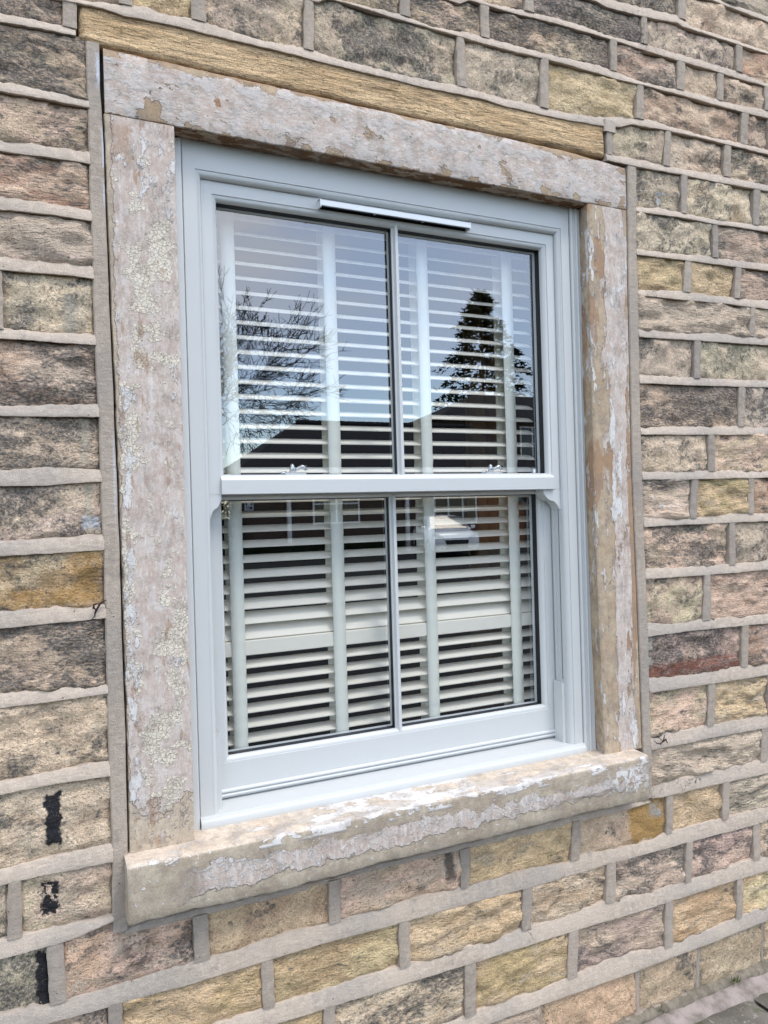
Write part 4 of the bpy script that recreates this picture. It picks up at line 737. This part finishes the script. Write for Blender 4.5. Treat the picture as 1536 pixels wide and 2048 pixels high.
# maker's sticker on the lower pane: a small square label of faint pale print
M_STICK = plain('pale_print', (.60, .68, .82), .5, .2)
b = MB(); y = .1528; x0, z0, w = .1760, .7335, .0220
b.box(x0, x0 + w, y, y + .0003, z0, z0 + .0018); b.box(x0, x0 + w, y, y + .0003, z0 + .0262, z0 + .028); b.box(x0, x0 + .0018, y, y + .0003, z0 + .0018, z0 + .0262); b.box(x0 + w - .0018, x0 + w, y, y + .0003, z0 + .0018, z0 + .0262)
b.box(x0 + .004, x0 + .018, y, y + .0003, z0 + .010, z0 + .0125); b.box(x0 + .0065, x0 + .0155, y, y + .0003, z0 + .0145, z0 + .0195); b.box(x0 + .004, x0 + .012, y, y + .0003, z0 + .0050, z0 + .0070)
b.build('glass_sticker', M_STICK, lower)
# trickle vent on the top rail
M_VENT = plain('vent_white', (.68, .715, .735), .35, .4)
b = MB(); xa, xb = .3620, .8030; tz = 1.5105
vp = [(.0700, tz - .002), (.0685, tz), (.0500, tz - .0015), (.0475, tz - .0035), (.0462, tz - .0165), (.0475, tz - .0178), (.0488, tz - .0165), (.0500, tz - .0045), (.0670, tz - .003)]
b.sweep_x(vp, [xa, xb])
for x0, x1 in ((xa, xa + .004), (xb - .004, xb)): b.box(x0, x1, .0470, .0702, tz - .0205, tz - .0012)
vent = b.build('trickle_vent', M_VENT, win, auto=30)
b = MB()
for i in range(84):
    x = xa + .012 + i * (xb - xa - .024) / 83
    if i % 28 == 0 and 0 < i < 83: b.box(x - .0025, x + .0025, .0502, .0560, tz - .0190, tz - .004)
    else: b.box(x - .0006, x + .0006, .0502, .0540, tz - .0178, tz - .006)
b.build('grille', plain('vent_grille', (.34, .36, .37), .5, .3), vent)
MB().box(xa + .004, xb - .004, .0696, .0702, tz - .0186, tz - .0035).box(xa + .004, xb - .004, .0500, .0690, tz - .0060, tz - .0050).build('shadow_slot', M_BLACK, vent)  # black plates put in for the shade between the vent fins
# sash fasteners seen through the glass
def fastener(x):
    b = MB(); b.sweep_z([(x - .030, .128), (x - .024, .118), (x + .028, .118), (x + .032, .124), (x + .030, .146), (x - .028, .146)], [.8050, .8215, .8255]); f = b.build('sash_fastener', M_WHITEPL, win, auto=35)
    b = MB(); b.tube([(x - .038, .130, .820), (x - .030, .126, .8265), (x - .020, .128, .828)], [.003, .004, .003], 8); b.build('keep', M_CHROME, f, smooth=True)
    b = MB(); b.lathe([(.001, .8255), (.0075, .8255), (.0070, .835), (.0078, .839), (.0062, .8455), (.0030, .850), (.0005, .851)], (x - .003, .132, 0)); b.build('knob', M_CHROME, f, smooth=True)
    b = MB(); b.tube([(x + .004, .132, .8335), (x + .012, .131, .8385), (x + .022, .130, .8425), (x + .032, .130, .8400), (x + .034, .130, .8335)], [.0035, .0045, .0062, .0075, .0050], 10); b.build('lever', M_CHROME, f, smooth=True)
    return f
fastener(.300); fastener(.902)
b = MB(); b.lathe([(.001, .806), (.011, .806), (.011, .818), (.009, .823), (.0095, .832), (.006, .838), (.0005, .839)], (1.055, .134, 0)); b.build('limit_knob', M_CHROME, win, smooth=True)

# ------------------------------------------------------------------ venetian blind behind the glass
def blind_mat(name, c):
    m = NT(name, .5, .35); P = m.pos(); m.color(m.mix(m.noise(P, 20, 3), c, tuple(k * 1.05 for k in c))); m.bump(m.noise(m.vmath('MULTIPLY', P, (.2, 1, 1)), 160, 3), .0006, .3); return m.mat
M_SLAT = blind_mat('cream_slat', (.90, .86, .765)); M_TAPE = blind_mat('cloth_tape', (.85, .865, .79))
blind = thing('venetian_blind', 'cream wide slatted venetian blind with cloth tapes hanging behind the window panes', 'blind', (.58, .21, .10))
Yb = .212; pitch_ = .0386
FRONT = [.717, .680, .640, .601, .561, .522, .480, .441, .402]          # heights of the front edges, top to mid rail
TILT = [19, 19, 20, 21, 22, 25, 31, 38, 43]
zs_all = [(z + .023 * math.sin(math.radians(t)), t) for z, t in zip(FRONT, TILT)]
zl = [.3285 + .0065 - .0384 * i for i in range(8)]
z = .717 + .0075 + pitch_; ups = []
while z < 1.52: ups.append(z); z += pitch_
def slat(z, tilt, name='slat'):
    b = MB(); w = .046; t = math.radians(tilt); th = .0026
    prof = []
    for k in range(7):
        s = -1 + 2 * k / 6; prof.append((s * w / 2, .0030 * (1 - s * s)))
    prof = prof + [(a, c - th) for a, c in prof[::-1]]
    pr = [(Yb + a * math.cos(t) - c * math.sin(t), z + a * math.sin(t) + c * math.cos(t)) for a, c in prof]
    b.sweep_x(pr, [.072, 1.098]); o = b.build(name, M_SLAT, blind, auto=40); return o
for z, t in zs_all: slat(z, t + rnd.uniform(-.8, .8))
for z in ups: slat(z, 19 + 7 * (z - .72) / .75 + rnd.uniform(-.8, .8))
for z in zl: slat(z, 15 + rnd.uniform(-1.5, 1.5))
b = MB(); b.box(.072, 1.098, Yb - .024, Yb + .020, .3600, .3985, bv=.002); b.build('mid_rail', M_SLAT, blind)
b = MB(); b.box(.072, 1.098, Yb - .024, Yb + .024, .040, .056, bv=.003); b.build('bottom_rail', M_SLAT, blind)
b = MB(); b.box(.065, 1.105, Yb - .028, Yb + .030, 1.508, 1.580, bv=.003); b.build('head_rail', M_SLAT, blind)
for xa, xb in ((.1400, .1755), (.4185, .4540), (.7035, .7380), (.9925, 1.0300)):
    for yb, dx in ((Yb - .0265, 0), (Yb + .0245, .001)):
        nz = 110; zz = np.linspace(1.50, .060, nz); sd = rnd.randrange(999)
        yy = yb + .0022 * fbm(zz * 9, zz * 0, sd) + .0012 * np.sin((zz - .683) / pitch_ * 2 * math.pi) * (zz < .9); xo = dx + .0022 * fbm(zz * 3, zz * 0 + 5, sd)
        P = np.stack([np.stack([xa + xo, yy + .0005, zz], -1), np.stack([(xa + xb) / 2 + xo, yy - .0004, zz], -1), np.stack([xb + xo, yy + .0004, zz], -1)], 1)
        o = grid_mesh('tape', P, M_TAPE, blind, True)
        s = o.modifiers.new('thickness', 'SOLIDIFY'); s.thickness = .0012

# ------------------------------------------------------------------ the dim room
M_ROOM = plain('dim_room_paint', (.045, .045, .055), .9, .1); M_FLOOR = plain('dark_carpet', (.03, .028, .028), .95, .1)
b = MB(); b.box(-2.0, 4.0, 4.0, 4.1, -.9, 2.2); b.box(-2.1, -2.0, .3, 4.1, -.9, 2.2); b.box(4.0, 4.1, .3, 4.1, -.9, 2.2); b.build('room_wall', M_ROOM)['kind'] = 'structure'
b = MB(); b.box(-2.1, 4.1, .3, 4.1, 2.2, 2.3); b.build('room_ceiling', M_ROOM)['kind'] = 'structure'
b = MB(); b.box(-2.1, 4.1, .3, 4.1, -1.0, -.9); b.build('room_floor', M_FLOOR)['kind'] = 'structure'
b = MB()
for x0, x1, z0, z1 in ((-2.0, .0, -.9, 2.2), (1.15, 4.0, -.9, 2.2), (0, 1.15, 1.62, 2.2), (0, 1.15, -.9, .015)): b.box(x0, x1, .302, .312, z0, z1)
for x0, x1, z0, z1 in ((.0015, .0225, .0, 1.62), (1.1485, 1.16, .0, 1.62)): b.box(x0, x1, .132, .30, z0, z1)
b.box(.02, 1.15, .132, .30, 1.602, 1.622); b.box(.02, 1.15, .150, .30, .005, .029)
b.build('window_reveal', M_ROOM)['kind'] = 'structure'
M_CURT = plain('brown_curtain_cloth', (.42, .24, .11), .8, .2, grain=.2)
xs = np.linspace(1.29, 1.47, 30); zz = np.linspace(-.85, 1.75, 8)
P = np.array([[(x, .95 + .035 * math.sin(x * 62) + .01 * math.sin(x * 23), z) for x in xs] for z in zz])
o = grid_mesh('curtain', P, M_CURT, None); o.modifiers.new('thickness', 'SOLIDIFY').thickness = .004
tag(o, 'brown hanging curtain inside the dim room, seen between the slats on the right', 'curtain')
# ------------------------------------------------------------------ ground by the wall
def slab_mat():
    m = NT('mossy_flagstone', .9, .2); P = m.pos(); v = m.vmath('ADD', P, m.vmath('SCALE', (7, 5, 3), m.orand()))
    a = m.noise(v, 7, 5, .62); b_ = m.noise(v, 45, 5, .66); g = m.noise(v, 500, 2)
    c = m.mix(m.map(a, .38, .62), (.20, .18, .15), (.13, .12, .10)); c = m.mix(m.math('MULTIPLY', m.map(m.noise(v, 12, 6, .68), .50, .62), .75), c, (.085, .10, .045))
    c = m.mix(m.math('MULTIPLY', m.map(b_, .56, .66), .6), c, (.35, .33, .30)); c = m.mix(m.map(m.voro(v, 40), .09, .06), c, (.55, .54, .52)); c = m.mix(1.0, c, m.map(g, .25, .75, .8, 1.2, False), 'MULTIPLY'); m.color(c)
    m.bump(m.math('ADD', b_, m.math('MULTIPLY', g, .3)), .004, .9); return m.mat
def rough_mat(name, c0, c1, sc_=30):
    m = NT(name, .92, .15); P = m.pos(); a = m.noise(P, sc_, 6, .66); c = m.mix(m.map(a, .36, .64), c0, c1); c = m.mix(m.map(m.noise(P, 300, 3, .7), .62, .7), c, tuple(k * .3 for k in c0)); m.color(c); m.bump(a, .006, 1.0); return m.mat
M_SLAB = slab_mat(); M_FILLET = rough_mat('pinkish_fillet', (.34, .285, .255), (.18, .155, .13), 14); M_TARMAC = plain('worn_tarmac', (.055, .055, .057), .95, .15, grain=.3, gscale=40)
M_JOINT = rough_mat('mossy_joint', (.24, .205, .155), (.15, .13, .10), 40)
g = MB(); g.box(-300, 300, -420, -.95, -1.20, -.935); g.build('ground', plain('earth_and_tarmac', (.032, .033, .033), .95, .1, grain=.25, gscale=3))['kind'] = 'structure'
pave = thing('pavement', None, None, (1.0, -.5, -.83)); pave['kind'] = 'structure'
b = MB(); b.box(XL, XR + 2, -.95, .0, -1.0, -.846); b.build('bedding', M_JOINT, pave)
x = XL
k = 0
while x < XR + 1.5:
    w = rnd.uniform(.55, .85); w = min(w, XR + 2 - x)
    for y0, y1 in ((-.93, -.52), (-.505, -.050)):
        n = 16; us = np.linspace(0, 1, 26); vs = np.linspace(0, 1, n); X = x + .006 + (w - .012) * us[None, :] + 0 * vs[:, None]; Y = y0 + (y1 - y0) * vs[:, None] + 0 * us[None, :]
        e = np.minimum(np.minimum(us, 1 - us)[None, :] * w, np.minimum(vs, 1 - vs)[:, None] * (y1 - y0)); Z = -.820 + .010 * fbm(X * 5, Y * 5, 3 + k) + .006 * fbm(X * 24, Y * 24, 9 + k) - .012 * (1 - np.clip(e / .012, 0, 1)) ** 2
        P = np.stack([X, Y, Z], -1); o = grid_mesh('slab', P, M_SLAB, pave, True); k += 1
    x += w
xs = np.linspace(XL, XR, 260); sd = 5
def strip(prof, name, mat, parent, jit):
    rows = [np.stack([xs, y + jit * fbm(xs * 11, xs * 0 + i, sd, 4, .6), z + jit * fbm(xs * 13, xs * 0 + i + 40, sd, 4, .6)], -1) for i, (y, z) in enumerate(prof)]
    return grid_mesh(name, np.array(rows), mat, parent, True)
strip([(-.070, -.840), (-.058, -.822), (-.044, -.8155), (-.028, -.8095), (-.016, -.8045), (-.010, -.806), (.01, -.81)], 'mortar_fillet', M_FILLET, pave, .020)
strip([(-.016, -.815), (-.018, -.806), (-.014, -.7965), (-.006, -.790), (.012, -.785), (.03, -.784)], 'rough_plinth', M_JOINT, wall, .012)
# moss in the foot joint
b = MB()
for c, w, n in ((1.655, .025, 60), (1.345, .02, 24)):
    for i in range(n):
        px = c + rnd.gauss(0, w * .5); py = -.018 + rnd.uniform(-.012, .008); pz = -.792 + rnd.gauss(0, .004); h_ = rnd.uniform(.006, .020); a = rnd.uniform(0, 6.28); t = rnd.uniform(-.006, .006)
        dx, dy = .0012 * math.cos(a), .0012 * math.sin(a)
        b.add([(px - dx, py - dy, pz), (px + dx, py + dy, pz), (px + t, py - abs(t) - .003, pz + h_)], [(0, 1, 2)])
tag(b.build('moss', plain('moss_green', (.085, .115, .030), .9, .1)), 'small tufts of green moss in the joint at the wall foot', 'moss', kind='stuff')
# dried stubs of climbing plant still stuck to the joints
M_TWIG = plain('dead_stem', (.055, .035, .035), .9, .1)
def stub(name, pts, label):
    b = MB()
    for p, r in pts: b.tube(p, r, 5)
    tag(b.build('dry_stem', M_TWIG, None, smooth=True), label, 'dry stem')
stub('a', [([(-.196, -.006, .520), (-.192, -.012, .529), (-.186, -.010, .540), (-.178, -.007, .546), (-.171, -.006, .548)], [.0016, .0022, .0026, .0018, .0008]), ([(-.192, -.010, .529), (-.198, -.013, .534), (-.197, -.012, .541), (-.190, -.010, .543)], [.0022, .0028, .0024, .001]), ([(-.194, -.008, .528), (-.196, -.010, .516), (-.202, -.008, .510)], [.0018, .0014, .0008])], 'short dark dried plant stem stuck on the mortar left of the window')
stub('b', [([(1.358, -.010, .012), (1.366, -.014, .003), (1.380, -.014, .000), (1.394, -.012, .008), (1.400, -.010, .024)], [.0012, .0018, .0024, .0022, .0009]), ([(1.388, -.013, .004), (1.402, -.014, .010), (1.405, -.012, .004), (1.412, -.010, -.004)], [.0026, .0026, .002, .0012]), ([(1.390, -.013, .006), (1.378, -.010, .018), (1.370, -.008, .024)], [.0012, .001, .0006])], 'curled dark dried plant stem on the mortar beside the right end of the sill')

# ------------------------------------------------------------------ across the way: what the panes reflect
M_SLATE = None
def roof_mat():
    m = NT('dark_roof_tiles', .85, .15); P = m.pos(); s = m.sep(P); r = m.math('FRACT', m.math('MULTIPLY', s[2], 6.5)); a = m.noise(P, 4, 4)
    c = m.mix(a, (.030, .031, .036), (.05, .05, .055)); c = m.mix(m.map(r, .80, .98), c, (.012, .012, .014)); m.color(c); m.bump(r, .03, .6); return m.mat
def brick_mat(name, c0, c1):
    m = NT(name, .9, .1); P = m.pos(); s = m.sep(P); cb = m.n.new('ShaderNodeCombineXYZ'); m._in(cb.inputs[0], m.math('ADD', s[0], s[1])); m._in(cb.inputs[1], s[2])
    t = m.n.new('ShaderNodeTexBrick'); m.l.new(cb.outputs[0], t.inputs['Vector']); t.inputs['Scale'].default_value = 4.4; t.inputs['Color1'].default_value = (*c0, 1); t.inputs['Color2'].default_value = (*c1, 1); t.inputs['Mortar'].default_value = (.2, .18, .16, 1); t.inputs['Mortar Size'].default_value = .015
    m.color(t.outputs['Color']); return m.mat
M_ROOF = roof_mat(); M_BRICKD = brick_mat('dark_brown_brick', (.055, .035, .028), (.075, .045, .034)); M_BRICKO = brick_mat('orange_brick', (.26, .105, .045), (.20, .085, .04)); M_WUPVC = plain('white_frame_paint', (.78, .79, .80), .4, .4); M_DGLASS = plain('dark_house_glass', (.012, .016, .022), .05, .8)
def window(parent, x0, x1, z0, z1, y, muntins=(1, 1), name='window'):
    b = MB(); f = .07
    b.box(x0, x1, y, y + .06, z0, z0 + f); b.box(x0, x1, y, y + .06, z1 - f, z1); b.box(x0, x0 + f, y, y + .06, z0 + f, z1 - f); b.box(x1 - f, x1, y, y + .06, z0 + f, z1 - f)
    for i in range(1, muntins[0] + 1): xm = x0 + (x1 - x0) * i / (muntins[0] + 1); b.box(xm - .035, xm + .035, y, y + .055, z0 + f, z1 - f)
    for i in range(1, muntins[1] + 1): zm = z0 + (z1 - z0) * i / (muntins[1] + 1); b.box(x0 + f, x1 - f, y, y + .05, zm - .03, zm + .03)
    o = b.build(name, M_WUPVC, parent)
    MB().box(x0 + f, x1 - f, y + .005, y + .02, z0 + f, z1 - f).build('pane', M_DGLASS, o)
GZ = -.94
bung = thing('bungalow', 'low brown brick bungalow with hipped dark tiled roof, mirrored in the left panes', 'house', (12, -28, GZ))
b = MB(); b.box(7.2, 17.2, -29.4, -26.0, GZ - .2, 2.5); b.build('wall', M_BRICKD, bung)
b = MB(); b.box(17.2, 19.6, -29.4, -25.9, GZ - .2, 2.5); b.build('porch_wall', M_BRICKO, bung)
b = MB(); e0, e1, yA, yB, zr = 6.6, 20.2, -25.5, -29.8, 4.5
b.add([(e0, yA, 2.5), (e1, yA, 2.5), (e1, yB, 2.5), (e0, yB, 2.5), (e0 + 2.9, (yA + yB) / 2, zr), (e1 - 2.2, (yA + yB) / 2, zr)], [(0, 1, 5, 4), (1, 2, 5), (2, 3, 4, 5), (3, 0, 4), (3, 2, 1, 0)]); roof = b.build('roof', M_ROOF, bung)
yr = (yA + yB) / 2
for i in range(19): xx = e0 + 2.95 + i * .45; b = MB(); b.lathe([(.09, 0), (.11, .02), (.11, .40), (.09, .42)], (xx, yr, zr + .02), axis='x', n=8); b.build('ridge_tile', M_ROOF, roof)
b = MB(); b.box(e0, e1, -25.49, -25.45, 2.30, 2.51); b.build('fascia', M_WUPVC, bung)
window(bung, 15.02, 17.15, .12, 2.0, -25.98, (2, 2)); window(bung, 9.6, 11.6, .3, 1.9, -25.98, (1, 1))
for x in (8.52, 13.64): b = MB(); b.box(x, x + .15, -25.94, -25.80, GZ, 2.3); b.build('downpipe', M_WUPVC, bung)
big = thing('brick_house', 'taller brick house with dark hipped roof and white windows, mirrored at the right edge', 'house', (26, -34, GZ))
b = MB(); b.box(17.8, 36, -33.6, -30.4, GZ - .2, 5.25); b.build('wall', M_BRICKD, big)
b = MB(); b.add([(17.4, -29.9, 5.2), (36.6, -29.9, 5.2), (36.6, -34, 5.2), (17.4, -34, 5.2), (20.9, -31.95, 6.8), (32, -31.95, 6.8)], [(0, 1, 5, 4), (1, 2, 5), (2, 3, 4, 5), (3, 0, 4), (3, 2, 1, 0)]); b.build('roof', M_ROOF, big)
window(big, 22.6, 24.9, 3.2, 4.95, -30.38, (2, 1)); window(big, 27.2, 29.2, 3.2, 4.95, -30.38, (1, 1))
# trees
M_BARK = plain('dark_bark', (.035, .028, .022), .95, .1); M_CONIF = plain('conifer_green', (.020, .032, .016), .9, .1)
def bare_tree(name, base, H, seed, label, spread=1.0, trunk_r=.20, depth=8, droop=0.0):
    r = random.Random(seed); V = []; F = []; tr = MB()
    def seg(p, d, L, rad, lev, mb):
        n = 3 if lev < 3 else 2; pts = [p]; rr = [rad]; q = p.copy(); dd = d.copy()
        for i in range(n):
            dd = (dd + Vector((r.uniform(-.22, .22), r.uniform(-.22, .22), r.uniform(-.10, .16) - droop * lev * .03))).normalized(); q = q + dd * (L / n); pts.append(q.copy()); rr.append(rad * (1 - .42 * (i + 1) / n))
        mb.tube(pts, rr, 6 if lev < 2 else 3)
        return pts, dd, rr
    br = MB()
    def grow(p, d, L, rad, lev):
        pts, dd, rr = seg(p, d, L, rad, lev, tr if lev == 0 else br)
        if lev >= depth: return
        k = r.choice((3, 4)) if lev < 2 else (3 if lev < 4 else r.choice((2, 3, 2)))
        for i in range(k):
            at = pts[-1] if i == 0 else pts[r.randrange(max(1, len(pts) - 2), len(pts))]
            ang = r.uniform(0, 2 * math.pi); el = r.uniform(.35, .85) * spread; a = dd.orthogonal().normalized(); c = dd.cross(a)
            nd = (dd * math.cos(el) + (a * math.cos(ang) + c * math.sin(ang)) * math.sin(el)).normalized()
            if i == 0: nd = (dd + nd * .35).normalized()
            grow(at, nd, L * r.uniform(.66, .90), max(.017, rr[-1] * (.85 if i == 0 else .62)), lev + 1)
    root = thing(name, label, 'tree', base)
    grow(Vector(base), Vector((0, 0, 1)), H * .22, trunk_r, 0)
    tr.build('trunk', M_BARK, root, smooth=True); br.build('branches', M_BARK, root)
bare_tree('bare_tree', (7.4, -37.5, GZ), 14.0, 21, 'leafless tree with dense fine twigs, mirrored on the left of the window', 1.12, depth=9)
bare_tree('bare_tree', (32.8, -45, GZ), 17.0, 9, 'leafless tree with drooping twigs behind the tall house, mirrored at the right edge', .9, droop=1.0)
def conifer(base, H, R, label):
    root = thing('conifer', label, 'tree', base); b = MB(); b.tube([Vector(base), Vector(base) + Vector((0, 0, H * .96))], [.25, .03], 7); b.build('trunk', M_BARK, root)
    r = random.Random(3); b = MB()
    for i in range(260):
        t = r.random() ** .8; z = H * (.08 + .90 * t); rad = R * (1 - t) ** .78 * r.uniform(.55, 1.12) + .15; a = r.uniform(0, 6.283); L = rad
        for j in range(34):
            s = r.random() ** .6; c = Vector((math.cos(a), math.sin(a), 0)) * L * s + Vector((r.gauss(0, .16), r.gauss(0, .16), -.30 * s * s * L + r.gauss(0, .10))) + Vector((base[0], base[1], base[2] + z))
            d = Vector((math.cos(a) + r.gauss(0, .5), math.sin(a) + r.gauss(0, .5), r.gauss(-.05, .35))).normalized() * r.uniform(.20, .48); w = d.cross(Vector((r.gauss(0, 1), r.gauss(0, 1), r.gauss(0, 1)))).normalized() * .09
            b.add([c - w, c + w, c + d], [(0, 1, 2)])
    b.build('crown', M_CONIF, root)
conifer((27.9, -42.0, GZ), 17.0, 7.0, 'tall dark conifer with ragged tiers behind the bungalow roof, mirrored in the upper right pane')
# clipped hedge row on the far side, dark in the glass
b = MB(); r2 = random.Random(8)
for i in range(9000):
    c = Vector((r2.uniform(4.0, 12.6), r2.uniform(-24.6, -23.7), GZ + r2.uniform(0, .62))); d = Vector((r2.gauss(0, 1), r2.gauss(0, 1), r2.gauss(0, 1))).normalized() * .07; w = d.orthogonal().normalized() * .04; b.add([c - w, c + w, c + d], [(0, 1, 2)])
tag(b.build('hedge', plain('hedge_green', (.022, .036, .016), .9, .1)), 'low dark clipped hedge in front of the bungalow, mirrored low in the lower panes', 'hedge')
b = MB(); r2 = random.Random(18)  # tall hedge added to hide the bright horizon mirrored left of the bungalow
for i in range(9000):
    c = Vector((r2.uniform(-3.0, 7.1), r2.uniform(-29.0, -27.6), GZ + r2.uniform(0, 3.0))); d = Vector((r2.gauss(0, 1), r2.gauss(0, 1), r2.gauss(0, 1))).normalized() * .16; w = d.orthogonal().normalized() * .08; b.add([c - w, c + w, c + d], [(0, 1, 2)])
tag(b.build('hedge', bpy.data.materials['hedge_green']), 'tall dark hedge added beside the bungalow to block the bright horizon from the glass', 'hedge')
# ------------------------------------------------------------------ parked car seen mirrored in the lower right pane
def car(loc, rz, label):
    M_BODY = plain('silver_white_car_paint', (.80, .83, .88), .18, .6); M_TYRE = plain('tyre_rubber', (.02, .02, .02), .9, .2); M_RIM = plain('alloy_rim', (.5, .52, .54), .3, .5, .8); M_CG = plain('car_glass', (.015, .02, .028), .04, .8); M_DARK = plain('dark_trim', (.018, .018, .02), .5, .3); M_LAMP = plain('headlamp_glass', (.22, .27, .34), .05, .9)
    root = thing('parked_car', label, 'car')
    b = MB(); rings = []
    # y along the car (front = +), half widths and heights per station
    ST_ = [(2.16, .62, .34, .52), (2.10, .78, .26, .66), (1.95, .86, .22, .78), (1.60, .89, .20, .86), (1.00, .90, .20, .93), (.62, .90, .20, .97), (0, .90, .20, .98), (-.9, .90, .20, .99), (-1.6, .89, .22, 1.0), (-2.0, .84, .28, .98), (-2.14, .74, .40, .88)]
    for y, w, z0, z1 in ST_:
        zm = z0 + (z1 - z0) * .55
        rings.append([(-w * .86, y, z0), (w * .86, y, z0), (w * .97, y, z0 + .10), (w, y, zm), (w * .985, y, z1 - .12), (w * .90, y, z1 - .03), (w * .62, y, z1 + .02), (0, y, z1 + .035), (-w * .62, y, z1 + .02), (-w * .90, y, z1 - .03), (-w * .985, y, z1 - .12), (-w, y, zm), (-w * .97, y, z0 + .10)])
    b.loft(rings); b.build('body', M_BODY, root, auto=50)
    b = MB(); R_ = []
    for y, w, z1, top in ((1.02, .80, .95, .97), (.70, .79, .97, 1.14), (.22, .74, .98, 1.40), (-.30, .71, .99, 1.47), (-1.0, .70, .99, 1.45), (-1.5, .71, 1.0, 1.30), (-1.95, .74, .98, 1.04)):
        wt = .56 if top > 1.3 else .56 + (w - .56) * min(1, (1.4 - top) / .4)
        R_.append([(-w, y, z1 - .03), (w, y, z1 - .03), (w - (w - wt) * .7, y, z1 + (top - z1) * .7), (wt * .92, y, top - .02), (0, y, top + .02), (-wt * .92, y, top - .02), (-w + (w - wt) * .7, y, z1 + (top - z1) * .7)])
    b.loft(R_); b.build('cabin', M_BODY, root, auto=50)
    b = MB(); b.add([(-.70, 1.000, 1.00), (.70, 1.000, 1.00), (.575, .255, 1.405), (0, .245, 1.430), (-.575, .255, 1.405)], [(0, 1, 2, 3, 4)]); b.add([(-.70, 1.02, .985), (.70, 1.02, .985), (.585, .275, 1.415), (0, .265, 1.440), (-.585, .275, 1.415)], [(0, 1, 2, 3, 4)]); b.build('windscreen', M_CG, root)
    for s in (-1, 1):
        b = MB(); b.add([(s * .815, .78, 1.02), (s * .80, -.15, 1.02), (s * .69, -.22, 1.36), (s * .69, .22, 1.34)], [(0, 1, 2, 3)]); b.add([(s * .80, -.24, 1.02), (s * .80, -1.35, 1.04), (s * .685, -1.15, 1.34), (s * .69, -.30, 1.37)], [(0, 1, 2, 3)]); b.build('side_window', M_CG, root)
        b = MB(); b.loft([[(s * (.86 + .05 * k), .80 + a * .05, 1.02 + c * .06) for a, c in ((-1, -1), (1, -1), (1.2, .6), (.4, 1), (-1, 1))] for k in range(4)]); b.build('door_mirror', M_BODY, root)
        b = MB(); b.loft([[(s * .45, 2.125, .62), (s * .47, 2.115, .70), (s * .47, 2.02, .74)], [(s * .66, 2.07, .64), (s * .68, 2.05, .75), (s * .66, 1.92, .80)], [(s * .84, 1.93, .68), (s * .85, 1.86, .79), (s * .82, 1.70, .84)]]); b.build('headlight', M_LAMP, root, auto=40)
        b = MB(); b.loft([[(s * .50, 2.155, .28), (s * .52, 2.16, .38), (s * .60, 2.14, .50), (s * .74, 2.085, .46), (s * .76, 2.07, .30)], [(s * .50, 2.10, .28), (s * .52, 2.10, .38), (s * .60, 2.09, .50), (s * .74, 2.04, .46), (s * .76, 2.02, .30)]]); b.build('lower_grille', M_DARK, root)
        for y in (1.36, -1.32):
            x0 = s * .70; prof = [(.20, 0), (.31, 0), (.325, s * .03), (.325, s * .19), (.31, s * .215), (.215, s * .215), (.20, s * .19)]
            b = MB(); b.lathe(prof, (x0, y, .325), axis='x', n=28); wh = b.build('wheel', M_TYRE, root, auto=40)
            b = MB(); b.lathe([(.215, s * .20), (.20, s * .205), (.05, s * .215), (.0, s * .215)], (x0, y, .325), axis='x', n=28)
            for k in range(5):
                a = k * 2 * math.pi / 5; c, d = math.cos(a), math.sin(a); pxl = [(-.025, .04), (.025, .04), (.03, .20), (-.03, .20)]
                b.add([(x0 + s * .222, y + u_ * c - v_ * d, .325 + u_ * d + v_ * c) for u_, v_ in pxl] + [(x0 + s * .19, y + u_ * c - v_ * d, .325 + u_ * d + v_ * c) for u_, v_ in pxl], [(0, 1, 2, 3), (4, 7, 6, 5), (0, 4, 5, 1), (1, 5, 6, 2), (2, 6, 7, 3), (3, 7, 4, 0)])
            b.build('rim', M_RIM, wh)
    b = MB(); b.loft([[(-.44, 2.16, .60), (.44, 2.16, .60), (.36, 2.185, .40), (.46, 2.19, .26), (-.46, 2.19, .26), (-.36, 2.185, .40)], [(-.42, 2.06, .60), (.42, 2.06, .60), (.36, 2.08, .40), (.44, 2.08, .26), (-.44, 2.08, .26), (-.36, 2.08, .40)]]); b.build('grille', M_DARK, root)
    for s in (-1, 1): b = MB(); b.tube([(s * .60, .1, 1.44), (s * .58, -.2, 1.475), (s * .57, -1.0, 1.47)], .02, 6); b.build('roof_rail', M_DARK, root)
    root.location = loc; root.rotation_euler = (0, 0, rz); return root
car((13.75, -22.9, GZ), math.radians(17), 'silver white car parked nose towards the window, mirrored in the lower right pane')
